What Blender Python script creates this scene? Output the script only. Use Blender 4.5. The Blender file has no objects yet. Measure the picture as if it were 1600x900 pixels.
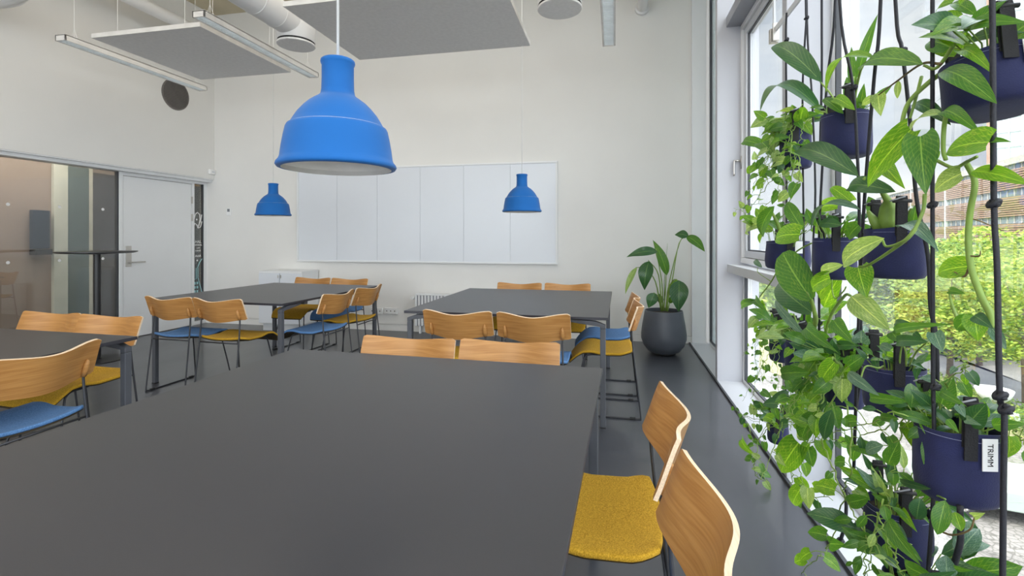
import bpy, bmesh, math, random
from mathutils import Vector, Matrix
random.seed(7)
R = math.radians
S = bpy.context.scene
C = S.collection

# ------------------------------------------------------------------ camera, world, lights
FPX, CX, CY, HC = 756.0, 800.0, 370.0, 1.274
YAW = math.atan(160 / FPX)
SN, CS = math.sin(YAW), math.cos(YAW)
cam = bpy.data.cameras.new('camera')
cam.lens = FPX / 1600 * 36
cam.sensor_width = 36
cam.shift_y = -80 / 1600
cam.clip_end = 600
cam.clip_start = 0.02
camo = bpy.data.objects.new('camera', cam)
C.objects.link(camo)
camo.location = (0, 0, HC)
camo.rotation_euler = (R(90), 0, YAW)
S.camera = camo
S.view_settings.view_transform = 'Standard'
S.view_settings.look = 'None'
S.view_settings.gamma = 1
S.view_settings.use_curve_mapping = False
S.view_settings.exposure = 0.25

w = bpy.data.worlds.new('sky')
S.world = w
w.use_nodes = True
nt = w.node_tree
bg = nt.nodes['Background']
tc = nt.nodes.new('ShaderNodeTexCoord')
mp = nt.nodes.new('ShaderNodeMapping'); mp.inputs['Scale'].default_value = (1, 1, 2.2)
nz = nt.nodes.new('ShaderNodeTexNoise'); nz.inputs['Scale'].default_value = 3.2; nz.inputs['Detail'].default_value = 7
nz.inputs['Roughness'].default_value = .55
cr = nt.nodes.new('ShaderNodeValToRGB')
cr.color_ramp.elements[0].position = .40; cr.color_ramp.elements[0].color = (.64, .70, .79, 1)
cr.color_ramp.elements[1].position = .60; cr.color_ramp.elements[1].color = (.97, .98, 1.0, 1)
nt.links.new(tc.outputs['Generated'], mp.inputs[0]); nt.links.new(mp.outputs[0], nz.inputs[0])
nt.links.new(nz.outputs['Fac'], cr.inputs[0]); nt.links.new(cr.outputs[0], bg.inputs[0])
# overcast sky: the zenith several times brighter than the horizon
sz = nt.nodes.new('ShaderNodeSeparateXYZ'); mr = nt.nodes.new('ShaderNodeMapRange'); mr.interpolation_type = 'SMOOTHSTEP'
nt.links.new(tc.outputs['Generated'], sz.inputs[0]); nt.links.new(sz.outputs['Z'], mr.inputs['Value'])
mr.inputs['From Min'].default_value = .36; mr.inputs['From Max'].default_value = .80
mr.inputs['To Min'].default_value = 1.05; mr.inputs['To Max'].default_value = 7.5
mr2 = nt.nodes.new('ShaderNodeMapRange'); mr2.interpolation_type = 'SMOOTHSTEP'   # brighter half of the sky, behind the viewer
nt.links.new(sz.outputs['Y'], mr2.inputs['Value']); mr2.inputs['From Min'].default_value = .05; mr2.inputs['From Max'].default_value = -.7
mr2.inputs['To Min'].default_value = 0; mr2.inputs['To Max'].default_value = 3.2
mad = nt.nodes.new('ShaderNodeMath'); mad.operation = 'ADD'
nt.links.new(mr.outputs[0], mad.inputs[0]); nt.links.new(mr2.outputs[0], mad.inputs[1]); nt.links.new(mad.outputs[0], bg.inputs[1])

def lamp(name, kind, loc, rot, energy, color=(1, 1, 1), size=(1, 1), angle=None):
    l = bpy.data.lights.new(name, kind)
    l.energy = energy; l.color = color
    if kind == 'AREA':
        l.shape = 'RECTANGLE'; l.size, l.size_y = size
    if angle: l.angle = angle
    o = bpy.data.objects.new(name, l); C.objects.link(o)
    o.location = loc; o.rotation_euler = rot
    return o
# hazy sun high behind the building: it reaches the street, never the room
lamp('sun', 'SUN', (0, 0, 20), (R(38), 0, R(-75)), 4.2, (1, .95, .84), angle=R(3))
# added fill: two broad area lights, out of view, to brighten the room
lamp('ceiling_fill_front', 'AREA', (-2.2, 2.9, 4.35), (0, 0, 0), 52, (1, .93, .84), (5.5, 3.5))
lamp('ceiling_fill_rear', 'AREA', (-2.2, -2.3, 4.3), (0, 0, 0), 95, (1, .95, .89), (5.5, 3.5))
# added light, unseen, that brightens the room behind the partition
lamp('next_room_fill', 'AREA', (-6.75, 3.0, 2.75), (0, 0, 0), 120, (1, .88, .76), (.9, 5))

# ------------------------------------------------------------------ measuring helpers (a pixel + a known plane -> a place)
def _wl(z, l): return Vector((-z * SN + l * CS, z * CS + l * SN, 0))
def at(x, y, X):
    r = (x - CX) / FPX; zc = X / (-SN + r * CS); p = _wl(zc, r * zc); p.z = HC - (y - CY) * zc / FPX; return p
def atY(x, y, Y):
    r = (x - CX) / FPX; zc = Y / (CS + r * SN); p = _wl(zc, r * zc); p.z = HC - (y - CY) * zc / FPX; return p
def atz(x, y, z):
    zc = FPX * (HC - z) / (y - CY); p = _wl(zc, (x - CX) / FPX * zc); p.z = z; return p
def depth(p): return -p[0] * SN + p[1] * CS

# ------------------------------------------------------------------ materials
def mat(name, col, rough=.5, metal=0.0, var=0.06, vscale=8, vstretch=(1, 1, 1), bump=0, bscale=60, spec=.5, col2=None, sheen=0, coat=0, transl=0):
    m = bpy.data.materials.new(name); m.use_nodes = True
    n = m.node_tree.nodes; L = m.node_tree.links
    b = n['Principled BSDF']
    b.inputs['Roughness'].default_value = rough
    b.inputs['Metallic'].default_value = metal
    b.inputs['Specular IOR Level'].default_value = spec
    b.inputs['Sheen Weight'].default_value = sheen
    b.inputs['Coat Weight'].default_value = coat
    t = n.new('ShaderNodeTexCoord'); mp = n.new('ShaderNodeMapping')
    mp.inputs['Scale'].default_value = vstretch
    L.new(t.outputs['Object'], mp.inputs[0])
    z = n.new('ShaderNodeTexNoise'); z.inputs['Scale'].default_value = vscale; z.inputs['Detail'].default_value = 4
    L.new(mp.outputs[0], z.inputs[0])
    r = n.new('ShaderNodeValToRGB')
    a = [max(0, c * (1 - var)) for c in col]; d = list(col2) if col2 else [c * (1 + var) for c in col]
    r.color_ramp.elements[0].color = (*a, 1); r.color_ramp.elements[1].color = (*d, 1)
    r.color_ramp.elements[0].position = .35; r.color_ramp.elements[1].position = .65
    L.new(z.outputs['Fac'], r.inputs[0]); L.new(r.outputs[0], b.inputs['Base Color'])
    if bump:
        z2 = n.new('ShaderNodeTexNoise'); z2.inputs['Scale'].default_value = bscale; z2.inputs['Detail'].default_value = 2
        L.new(mp.outputs[0], z2.inputs[0])
        bp = n.new('ShaderNodeBump'); bp.inputs['Strength'].default_value = bump; bp.inputs['Distance'].default_value = .002
        L.new(z2.outputs['Fac'], bp.inputs['Height']); L.new(bp.outputs[0], b.inputs['Normal'])
    return m

def glassmat(name, tint=(1, 1, 1), refl=.08, rough=0.0, milky=0.0, milkcol=(.6, .65, .65)):
    m = bpy.data.materials.new(name); m.use_nodes = True
    n = m.node_tree.nodes; L = m.node_tree.links; n.clear()
    o = n.new('ShaderNodeOutputMaterial'); tr = n.new('ShaderNodeBsdfTransparent'); tr.inputs[0].default_value = (*tint, 1)
    g = n.new('ShaderNodeBsdfGlossy'); g.inputs['Roughness'].default_value = rough; g.inputs[0].default_value = (1, 1, 1, 1)
    f = n.new('ShaderNodeFresnel'); f.inputs[0].default_value = 1.45
    mm = n.new('ShaderNodeMath'); mm.operation = 'MULTIPLY_ADD'; mm.inputs[1].default_value = .38; mm.inputs[2].default_value = refl - .04
    mx = n.new('ShaderNodeMixShader')
    L.new(f.outputs[0], mm.inputs[0]); L.new(mm.outputs[0], mx.inputs[0])
    L.new(tr.outputs[0], mx.inputs[1]); L.new(g.outputs[0], mx.inputs[2])
    out = mx
    if milky:
        d = n.new('ShaderNodeBsdfDiffuse'); d.inputs[0].default_value = (*milkcol, 1)
        m2 = n.new('ShaderNodeMixShader'); m2.inputs[0].default_value = milky
        L.new(mx.outputs[0], m2.inputs[1]); L.new(d.outputs[0], m2.inputs[2]); out = m2
    L.new(out.outputs[0], o.inputs[0])
    return m

def leafmat(name, dark, light, varieg=(.75, .8, .25), amount=.5, trans=.35, rough=.38, pscale=5):
    """leaf: UV x runs across the blade, y along it; pale midrib, faint side veins, variegation patches, light passing through"""
    m = bpy.data.materials.new(name); m.use_nodes = True
    n = m.node_tree.nodes; L = m.node_tree.links; b = n['Principled BSDF']; o = n['Material Output']
    b.inputs['Roughness'].default_value = rough
    uv = n.new('ShaderNodeTexCoord'); sp = n.new('ShaderNodeSeparateXYZ'); L.new(uv.outputs['UV'], sp.inputs[0])
    def math_(op, a, bb=None, c=None):
        x = n.new('ShaderNodeMath'); x.operation = op
        for i, v in enumerate((a, bb, c)):
            if v is None: continue
            if isinstance(v, (int, float)): x.inputs[i].default_value = v
            else: L.new(v, x.inputs[i])
        return x.outputs[0]
    du = math_('ABSOLUTE', math_('SUBTRACT', sp.outputs[0], .5))
    rib = math_('LESS_THAN', du, .022)
    vein = math_('MULTIPLY', math_('POWER', math_('ABSOLUTE', math_('SINE', math_('MULTIPLY_ADD', du, -22.0, math_('MULTIPLY', sp.outputs[1], 34.0)))), 14.0), .22)
    z = n.new('ShaderNodeTexNoise'); z.inputs['Scale'].default_value = 9; z.inputs['Detail'].default_value = 3
    L.new(uv.outputs['Object'], z.inputs[0])
    c1 = n.new('ShaderNodeMix'); c1.data_type = 'RGBA'; c1.inputs[6].default_value = (*dark, 1); c1.inputs[7].default_value = (*light, 1)
    L.new(z.outputs['Fac'], c1.inputs[0])
    mp = n.new('ShaderNodeMapping'); mp.inputs['Scale'].default_value = (16, 4, 1); L.new(uv.outputs['UV'], mp.inputs[0])
    add = n.new('ShaderNodeVectorMath'); add.operation = 'ADD'; scl = n.new('ShaderNodeVectorMath'); scl.operation = 'SCALE'; scl.inputs[3].default_value = 9
    L.new(uv.outputs['Object'], scl.inputs[0]); L.new(mp.outputs[0], add.inputs[0]); L.new(scl.outputs[0], add.inputs[1])
    z2 = n.new('ShaderNodeTexNoise'); z2.inputs['Scale'].default_value = pscale * .35; z2.inputs['Detail'].default_value = 2; z2.inputs['Distortion'].default_value = 1.0
    L.new(add.outputs[0], z2.inputs[0])
    rp = n.new('ShaderNodeValToRGB'); rp.color_ramp.elements[0].position = .60 - amount * .14; rp.color_ramp.elements[1].position = .66 - amount * .1
    L.new(z2.outputs['Fac'], rp.inputs[0])
    va = math_('MULTIPLY', rp.outputs[0], min(1, amount * 1.1))
    c2 = n.new('ShaderNodeMix'); c2.data_type = 'RGBA'; c2.inputs[7].default_value = (*varieg, 1)
    L.new(va, c2.inputs[0]); L.new(c1.outputs[2], c2.inputs[6])
    c3 = n.new('ShaderNodeMix'); c3.data_type = 'RGBA'; c3.inputs[7].default_value = (min(1, light[0] * 2 + .1), min(1, light[1] * 1.6 + .1), min(1, light[2] * 1.6 + .04), 1)
    L.new(math_('MAXIMUM', math_('MULTIPLY', rib, .7), vein), c3.inputs[0]); L.new(c2.outputs[2], c3.inputs[6])
    L.new(c3.outputs[2], b.inputs['Base Color'])
    t = n.new('ShaderNodeBsdfTranslucent')
    hs = n.new('ShaderNodeMix'); hs.data_type = 'RGBA'; hs.blend_type = 'MULTIPLY'; hs.inputs[0].default_value = 1; hs.inputs[7].default_value = (2.4, 2.1, .9, 1)
    L.new(c3.outputs[2], hs.inputs[6]); L.new(hs.outputs[2], t.inputs[0])
    mx = n.new('ShaderNodeMixShader'); mx.inputs[0].default_value = trans
    L.new(b.outputs[0], mx.inputs[1]); L.new(t.outputs[0], mx.inputs[2]); L.new(mx.outputs[0], o.inputs[0])
    return m

def emis(name, col, st):
    m = bpy.data.materials.new(name); m.use_nodes = True
    b = m.node_tree.nodes['Principled BSDF']; b.inputs['Base Color'].default_value = (*col, 1)
    b.inputs['Emission Color'].default_value = (*col, 1); b.inputs['Emission Strength'].default_value = st
    return m

M = {}
M['wall'] = mat('wall_paint', (.80, .79, .765), .85, var=.015, vscale=1.5, bump=.05, bscale=200)
M['ceiling'] = mat('ceiling_concrete', (.62, .55, .40), .9, var=.06, vscale=2, bump=.1, bscale=20)
M['white'] = mat('white_lacquer', (.80, .81, .82), .38, var=.01, vscale=3)
M['whiteboard'] = mat('board_enamel', (.74, .77, .82), .28, var=.012, vscale=1)
M['post'] = mat('post_paint', (.50, .51, .55), .5, var=.01, vscale=3)
M['sill'] = mat('sill_paint', (.55, .565, .60), .45, var=.01, vscale=3)
M['frame_grey'] = mat('window_aluminium', (.62, .64, .67), .35, var=.02, vscale=3)
M['frame_dark'] = mat('anodised_grey', (.30, .31, .34), .35, .3, var=.03, vscale=4)
M['gasket'] = mat('rubber_gasket', (.05, .055, .065), .5)
M['floor'] = mat('linoleum', (.056, .060, .074), .36, var=.22, vscale=2.6, vstretch=(1, .35, 1), bump=.12, bscale=14, spec=1.0, coat=.25)
M['table'] = mat('table_laminate', (.026, .026, .032), .36, var=.03, vscale=3, bump=.04, bscale=400, spec=.85)
M['table_edge'] = mat('table_edge_black', (.035, .035, .045), .4)
M['table_leg'] = mat('table_leg_powder_coat', (.085, .09, .105), .45)
M['rod'] = mat('chair_rod_steel', (.06, .062, .07), .35, .5)
M['wood'] = mat('oak_veneer', (.45, .205, .056), .38, var=.06, vscale=6, vstretch=(.35, 3, 22), bump=.05, bscale=22, col2=(.55, .28, .09), spec=.45)
M['wood_edge'] = mat('ply_edge', (.78, .60, .42), .6, var=.12, vscale=30, vstretch=(1, 8, 8))
def fabric(name, c, c2):
    m = mat(name, c, .95, var=.12, vscale=260, col2=c2, bump=.5, bscale=420, sheen=.04, spec=.2)
    return m
M['blue_fabric'] = fabric('blue_wool', (.085, .21, .47), (.15, .31, .60))
M['mustard_fabric'] = fabric('mustard_wool', (.46, .25, .014), (.68, .40, .040))
M['pan'] = mat('seat_underside', (.055, .04, .02), .6)
M['lamp_blue'] = mat('lamp_silicone_blue', (.003, .122, .42), .72, var=.02, vscale=6, bump=.05, bscale=300, spec=.35, sheen=.15)
M['lamp_in'] = mat('lamp_liner_white', (.85, .84, .82), .5)
M['cable'] = mat('white_cable', (.82, .82, .80), .5)
M['panel'] = mat('acoustic_felt_grey', (.80, .785, .77), .95, var=.03, vscale=30, bump=.15, bscale=300)
M['panel_edge'] = mat('panel_edge_white', (.78, .76, .73), .7)
M['duct'] = mat('duct_white', (.78, .775, .77), .42, var=.02, vscale=4)
M['dark'] = mat('dark_gap', (.02, .02, .02), .7)
M['louvre'] = mat('louvre_silver', (.84, .87, .87), .3, .15)
M['grille'] = mat('grille_metal', (.19, .175, .165), .5, .3)
M['socket'] = mat('socket_plastic', (.82, .82, .82), .4)
M['screen'] = mat('display_grey', (.22, .23, .25), .3)
M['steel'] = mat('brushed_steel', (.55, .53, .50), .28, .9)
M['black'] = mat('black_laminate', (.012, .012, .014), .35)
M['pot_grey'] = mat('fibrestone_grey', (.085, .095, .115), .42, var=.08, vscale=6)
M['soil'] = mat('potting_soil', (.035, .024, .016), .95, var=.5, vscale=60, bump=1, bscale=60)
M['canvas'] = mat('navy_canvas', (.011, .015, .072), .82, var=.14, vscale=14, bump=.4, bscale=350, sheen=.08)
M['stitch'] = mat('stitching', (.32, .34, .50), .8)
M['strap'] = mat('black_webbing', (.010, .010, .012), .75, bump=.6, bscale=300)
M['rope'] = mat('black_cord', (.012, .013, .02), .6, bump=.5, bscale=300)
M['label'] = mat('white_label', (.80, .80, .80), .7)
M['stem'] = mat('plant_stem', (.21, .33, .06), .5, var=.15, vscale=20)
M['stem_brown'] = mat('vine_stem_brown', (.17, .12, .05), .6, var=.3, vscale=30)
M['leaf_dark'] = leafmat('leaf_dark', (.013, .065, .024), (.036, .13, .042), amount=.05, trans=.22, rough=.3)
M['leaf_mid'] = leafmat('leaf_mid', (.024, .105, .016), (.070, .21, .028), varieg=(.26, .38, .05), amount=.30, trans=.38)
M['leaf_lime'] = leafmat('leaf_lime', (.045, .17, .012), (.14, .32, .024), varieg=(.50, .60, .10), amount=.32, trans=.42)
M['leaf_pale'] = leafmat('leaf_pale', (.12, .24, .06), (.27, .42, .14), varieg=(.52, .64, .34), amount=.5, trans=.35)
M['leaf_silver'] = leafmat('leaf_silver', (.03, .095, .06), (.09, .19, .13), varieg=(.36, .48, .42), amount=.35, trans=.2)
M['paving'] = None

GLASS = glassmat('window_glass', (.97, .985, .98), .045)
GLASS_P = glassmat('partition_glass', (.66, .68, .66), .10)
GLASS_F = glassmat('narrow_pane_glass', (.70, .75, .75), .08, milky=.5, milkcol=(.70, .75, .76))

# ------------------------------------------------------------------ mesh builder
class MB:
    def __init__(s): s.v = []; s.f = []; s.m = []; s.uv = {}
    def face(s, idx, mi=0, uv=None):
        s.f.append(idx); s.m.append(mi)
        if uv: s.uv[len(s.f) - 1] = uv
    def hexa(s, p, mi=0):
        b = len(s.v); s.v += [Vector(q) for q in p]
        for q in ((0, 3, 2, 1), (4, 5, 6, 7), (0, 1, 5, 4), (1, 2, 6, 5), (2, 3, 7, 6), (3, 0, 4, 7)):
            s.face([b + i for i in q], mi)
        return s
    def box(s, x0, x1, y0, y1, z0, z1, mi=0):
        return s.hexa([(x0, y0, z0), (x1, y0, z0), (x1, y1, z0), (x0, y1, z0), (x0, y0, z1), (x1, y0, z1), (x1, y1, z1), (x0, y1, z1)], mi)
    def bar(s, a, b, wx, wz, up=(0, 0, 1), mi=0):
        a, b = Vector(a), Vector(b); d = (b - a).normalized(); u = Vector(up)
        sx = d.cross(u)
        if sx.length < 1e-4: sx = d.cross(Vector((1, 0, 0)))
        sx.normalize(); sz = sx.cross(d).normalized()
        sx *= wx / 2; sz *= wz / 2
        return s.hexa([a - sx - sz, a + sx - sz, b + sx - sz, b - sx - sz, a - sx + sz, a + sx + sz, b + sx + sz, b - sx + sz], mi)
    def tube(s, pts, r, n=8, mi=0, cap=True):
        pts = [Vector(p) for p in pts]; rs = r if isinstance(r, (list, tuple)) else [r] * len(pts)
        rings = []; prev = None
        for i, p in enumerate(pts):
            d = (pts[min(i + 1, len(pts) - 1)] - pts[max(i - 1, 0)])
            if d.length < 1e-9: d = Vector((0, 0, 1))
            d.normalize()
            if prev is None:
                a = Vector((0, 0, 1)) if abs(d.z) < .9 else Vector((1, 0, 0))
                sx = d.cross(a).normalized()
            else:
                sx = prev - d * prev.dot(d)
                if sx.length < 1e-6: sx = d.cross(Vector((1, 0, .3)))
                sx.normalize()
            prev = sx; sy = d.cross(sx)
            b = len(s.v); rings.append(b)
            for k in range(n):
                an = 2 * math.pi * k / n
                s.v.append(p + sx * (math.cos(an) * rs[i]) + sy * (math.sin(an) * rs[i]))
        for i in range(len(rings) - 1):
            a, b = rings[i], rings[i + 1]
            for k in range(n):
                k2 = (k + 1) % n
                s.face([a + k, a + k2, b + k2, b + k], mi)
        if cap:
            s.face([rings[0] + k for k in range(n)][::-1], mi); s.face([rings[-1] + k for k in range(n)], mi)
        return s
    def lathe(s, prof, n=48, c=(0, 0, 0), mi=0, capb=False, capt=False, axis='Z'):
        rings = []
        for (r, z) in prof:
            b = len(s.v); rings.append(b)
            for k in range(n):
                an = 2 * math.pi * k / n
                p = (r * math.cos(an), r * math.sin(an), z)
                if axis == 'X': p = (z, p[0], p[1])
                if axis == 'Y': p = (p[1], z, p[0])
                s.v.append(Vector(p) + Vector(c))
        for i in range(len(rings) - 1):
            a, b = rings[i], rings[i + 1]
            for k in range(n):
                k2 = (k + 1) % n
                s.face([a + k, a + k2, b + k2, b + k], mi)
        if capb: s.face([rings[0] + k for k in range(n)][::-1], mi)
        if capt: s.face([rings[-1] + k for k in range(n)], mi)
        return s
    def ball(s, c, r, n=10, sq=(1, 1, 1), mi=0):
        prof = [(max(1e-4, math.sin(math.pi * i / 6)), -math.cos(math.pi * i / 6)) for i in range(7)]
        b0 = len(s.v); s.lathe(prof, n, (0, 0, 0), mi)
        for i in range(b0, len(s.v)):
            v = s.v[i]; s.v[i] = Vector((v.x * r * sq[0], v.y * r * sq[1], v.z * r * sq[2])) + Vector(c)
        return s
    def leaf(s, base, tip, width, nrm, shape='heart', droop=.12, fold=.25, mi=0, ns=8, wav=0.0):
        base, tip = Vector(base), Vector(tip); ax = tip - base; L = ax.length
        if L < 1e-5: return s
        d = ax / L; nn = Vector(nrm); nn = nn - d * nn.dot(d)
        if nn.length < 1e-4: nn = Vector((0, 0, 1)) - d * d.z
        if nn.length < 1e-4: nn = Vector((1, 0, 0))
        nn.normalize(); sd = d.cross(nn)
        cols = (-1, -.5, 0, .5, 1) if ns >= 6 else (-1, 0, 1)
        rows = []
        ph = random.random() * 6
        for i in range(ns + 1):
            t = i / ns
            if shape == 'heart': wv = (math.sin(math.pi * min(1, (t * .93 + .07)) ** .58)) ** .9 if t < 1 else 0
            elif shape == 'oval': wv = math.sin(math.pi * t ** .85) ** .75 if 0 < t < 1 else 0
            elif shape == 'lance': wv = math.sin(math.pi * t ** .72) ** .95 if 0 < t < 1 else 0
            elif shape == 'paddle': wv = math.sin(math.pi * (t * .96 + .02) ** .9) ** .55 if t < 1 else 0
            wv = max(.0, wv)
            cen = base + d * (L * t) + nn * (L * droop * (4 * t * (1 - t)) * .5) - nn * (L * droop * .3 * t * t)
            row = []
            for c in cols:
                back = (-.10 * L * abs(c) ** 2 * (1 - t) ** 3) if shape == 'heart' else 0
                off = abs(c) * wv * width * .5 * fold
                rip = wav * width * math.sin(t * 9 + ph + c) * abs(c)
                row.append(len(s.v))
                s.v.append(cen + d * back + sd * (c * wv * width * .5) + nn * (off + rip))
            rows.append(row)
        nc = len(cols)
        for i in range(ns):
            for k in range(nc - 1):
                us = [(cols[k] + 1) / 2, (cols[k + 1] + 1) / 2]
                s.face([rows[i][k], rows[i][k + 1], rows[i + 1][k + 1], rows[i + 1][k]], mi,
                       [(us[0], i / ns), (us[1], i / ns), (us[1], (i + 1) / ns), (us[0], (i + 1) / ns)])
        return s
    def build(s, name, mats, parent=None, smooth=False, bevel=0, loc=None, autosm=None):
        me = bpy.data.meshes.new(name); me.from_pydata([tuple(v) for v in s.v], [], s.f)
        if not isinstance(mats, (list, tuple)): mats = [mats]
        for m in mats: me.materials.append(m)
        if len(mats) > 1: me.polygons.foreach_set('material_index', s.m)
        if s.uv:
            ul = me.uv_layers.new(name='UVMap')
            for p in me.polygons:
                u = s.uv.get(p.index)
                if u:
                    for li, c in zip(p.loop_indices, u): ul.data[li].uv = c
        if smooth:
            me.polygons.foreach_set('use_smooth', [True] * len(me.polygons))
            if autosm: me.set_sharp_from_angle(angle=R(autosm))
        me.validate(); me.update()
        o = bpy.data.objects.new(name, me); C.objects.link(o)
        if parent: o.parent = parent
        if loc: o.location = loc
        if bevel:
            b = o.modifiers.new('bevel', 'BEVEL'); b.width = bevel; b.segments = 2; b.limit_method = 'ANGLE'
        return o

def tag(o, label, cat, group=None, kind=None):
    if label: o['label'] = label
    if cat: o['category'] = cat
    if group: o['group'] = group
    if kind: o['kind'] = kind
    return o
def thing(name, label, cat, loc=(0, 0, 0), rz=0, group=None):
    o = bpy.data.objects.new(name, None); o.empty_display_size = .1; C.objects.link(o)
    o.location = loc; o.rotation_euler = (0, 0, rz)
    return tag(o, label, cat, group)
KIDS = {}
def kids(o): return [c for c in bpy.data.objects if c.parent == o]
def copy_tree(o, parent=None):
    c = o.copy(); C.objects.link(c)
    if parent: c.parent = parent
    for k in kids(o): copy_tree(k, c)
    return c
def struct(name, mb, m, parent=None, **k):
    o = mb.build(name, m, parent, **k)
    if not parent: o['kind'] = 'structure'
    return o
def smooth_path(pts, n=6):
    pts = [Vector(p) for p in pts]
    if len(pts) < 3: return pts
    P = [pts[0] * 2 - pts[1]] + pts + [pts[-1] * 2 - pts[-2]]; out = []
    for i in range(1, len(P) - 2):
        for k in range(n):
            t = k / n
            out.append(.5 * ((2 * P[i]) + (P[i + 1] - P[i - 1]) * t + (2 * P[i - 1] - 5 * P[i] + 4 * P[i + 1] - P[i + 2]) * t * t + (3 * P[i] - P[i - 1] - 3 * P[i + 1] + P[i + 2]) * t ** 3))
    out.append(P[-2]); return out

# ================================================================== ROOM SHELL
YB, XL, XU, XK, XG, ZC_ = 6.1, -5.95, -5.80, .88, 1.10, 4.55
YR = -5.0
struct('floor', MB().box(-9.3, XL, YR, 8.8, -.12, 0).box(XL, XK, YR, YB + .12, -.12, 0), M['floor'])
struct('wall_back', MB().box(XL - .06, XG + .05, YB, YB + .15, -.1, ZC_), M['wall'])
struct('ceiling', MB().box(-6.1, XG + .3, YR, YB + .15, ZC_, ZC_ + .25), M['ceiling'])
struct('wall_left', MB().box(XU - .32, XU, YR, YB, 2.125, ZC_), M['wall'])
struct('trim_1', MB().box(XK - .012, XK + .004, YR, YB, -.02, .016), M['gasket'])        # dark edge strip along the sill
struct('trim_2', MB().box(XK + .004, XG + .1, YR, YB, -.1, .014), M['sill'])          # low white sill
struct('baseboard_back', MB().box(XL + .02, XG - .03, YB - .014, YB, 0, .085).box(XL + .02, XG - .03, YB - .017, YB, .075, .085), M['wall'])
struct('trim_3', MB().box(XG - .20, XG - .04, YB - .03, YB, 0, ZC_), M['white'])       # white lining at the end of the back wall
# window posts
POSTS = [4.52, 2.77, 1.02, -.73, -2.48, -4.2]
for i, y in enumerate(POSTS):
    mb = MB().box(XK, XG + .12, y, y + .07, 0, ZC_)
    struct('trim_%d' % (7 + i), mb, M['post'], bevel=.004)
# glazing bays
def frame_rect(mb, y0, y1, z0, z1, x0, x1, t):
    mb.box(x0, x1, y0, y1, z0, z0 + t); mb.box(x0, x1, y0, y1, z1 - t, z1)
    mb.box(x0, x1, y0, y0 + t, z0 + t, z1 - t); mb.box(x0, x1, y1 - t, y1, z0 + t, z1 - t)
    return mb
# window_1: opening sash of the far bay
y0, y1 = 2.84, 4.52
win = bpy.data.objects.new('window_1', None); C.objects.link(win); win['kind'] = 'structure'
frame_rect(MB(), y0, y1, 1.05, 3.10, XG - .03, XG + .06, .045).build('window_frame', M['white'], win, bevel=.003)
frame_rect(MB(), y0 + .05, y1 - .05, 1.10, 3.05, XG - .01, XG + .055, .055).build('sash', M['frame_grey'], win, bevel=.003)
frame_rect(MB(), y0 + .105, y1 - .105, 1.155, 2.995, XG + .004, XG + .02, .012).build('gasket', M['gasket'], win)
MB().box(XG + .02, XG + .028, y0 + .10, y1 - .10, 1.15, 3.0).build('pane', GLASS, win)
hd = MB().tube([(XG - .035, y1 - .03, 1.93), (XG - .085, y1 - .03, 1.93)], .009, 8)
hd.tube(smooth_path([(XG - .085, y1 - .03, 1.935), (XG - .088, y1 - .03, 1.90), (XG - .088, y1 - .03, 1.80)]), .008, 8)
hd.box(XG - .036, XG - .028, y1 - .045, y1 - .015, 1.86, 1.97)
hd.build('window_handle', M['steel'], win, smooth=True)
# box rails below and above the sash
struct('trim_4', MB().box(.965, XG + .1, y0, y1, .965, 1.035), M['frame_grey'], bevel=.003)
struct('trim_5', MB().box(.955, XG + .1, y0, y1, 3.10, 3.19), M['frame_dark'], bevel=.003)
def fixed(name, y0, y1, z0, z1, g=GLASS, t=.028, fm='white'):
    o = bpy.data.objects.new(name, None); C.objects.link(o); o['kind'] = 'structure'
    frame_rect(MB(), y0, y1, z0, z1, XG - .01, XG + .06, t).build('window_frame', M[fm], o)
    frame_rect(MB(), y0 + t, y1 - t, z0 + t, z1 - t, XG - .004, XG + .02, .012).build('gasket', M['gasket'], o)
    MB().box(XG + .02, XG + .028, y0 + t, y1 - t, z0 + t, z1 - t).build('pane', g, o)
fixed('window_2', 2.84, 4.52, .014, .965)
fixed('window_3', 2.84, 4.52, 3.19, ZC_)
fixed('window_4', 1.09, 2.77, .014, ZC_)
fixed('window_5', 4.59, YB - .03, .014, ZC_, GLASS_F)
fixed('window_6', -.66, 1.02, .014, ZC_)
fixed('window_7', -2.41, -.73, .014, ZC_)
fixed('window_8', -4.13, -2.48, .014, ZC_)
# unseen rear wall behind the camera, made all glass to let sky light in
rw = bpy.data.objects.new('added_rear_glazing', None); C.objects.link(rw); rw['kind'] = 'structure'
mb = MB()
for k in range(5):
    x = XL + .1 + k * 1.72; mb.box(x - .04, x + .04, YR - .05, YR + .05, 0, ZC_)
mb.box(XL, XG, YR - .05, YR + .05, 0, .1).box(XL, XG, YR - .05, YR + .05, ZC_ - .1, ZC_)
mb.build('window_frame', M['white'], rw); MB().box(XL, XG, YR - .004, YR + .004, .1, ZC_ - .1).build('pane', GLASS, rw)

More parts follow.
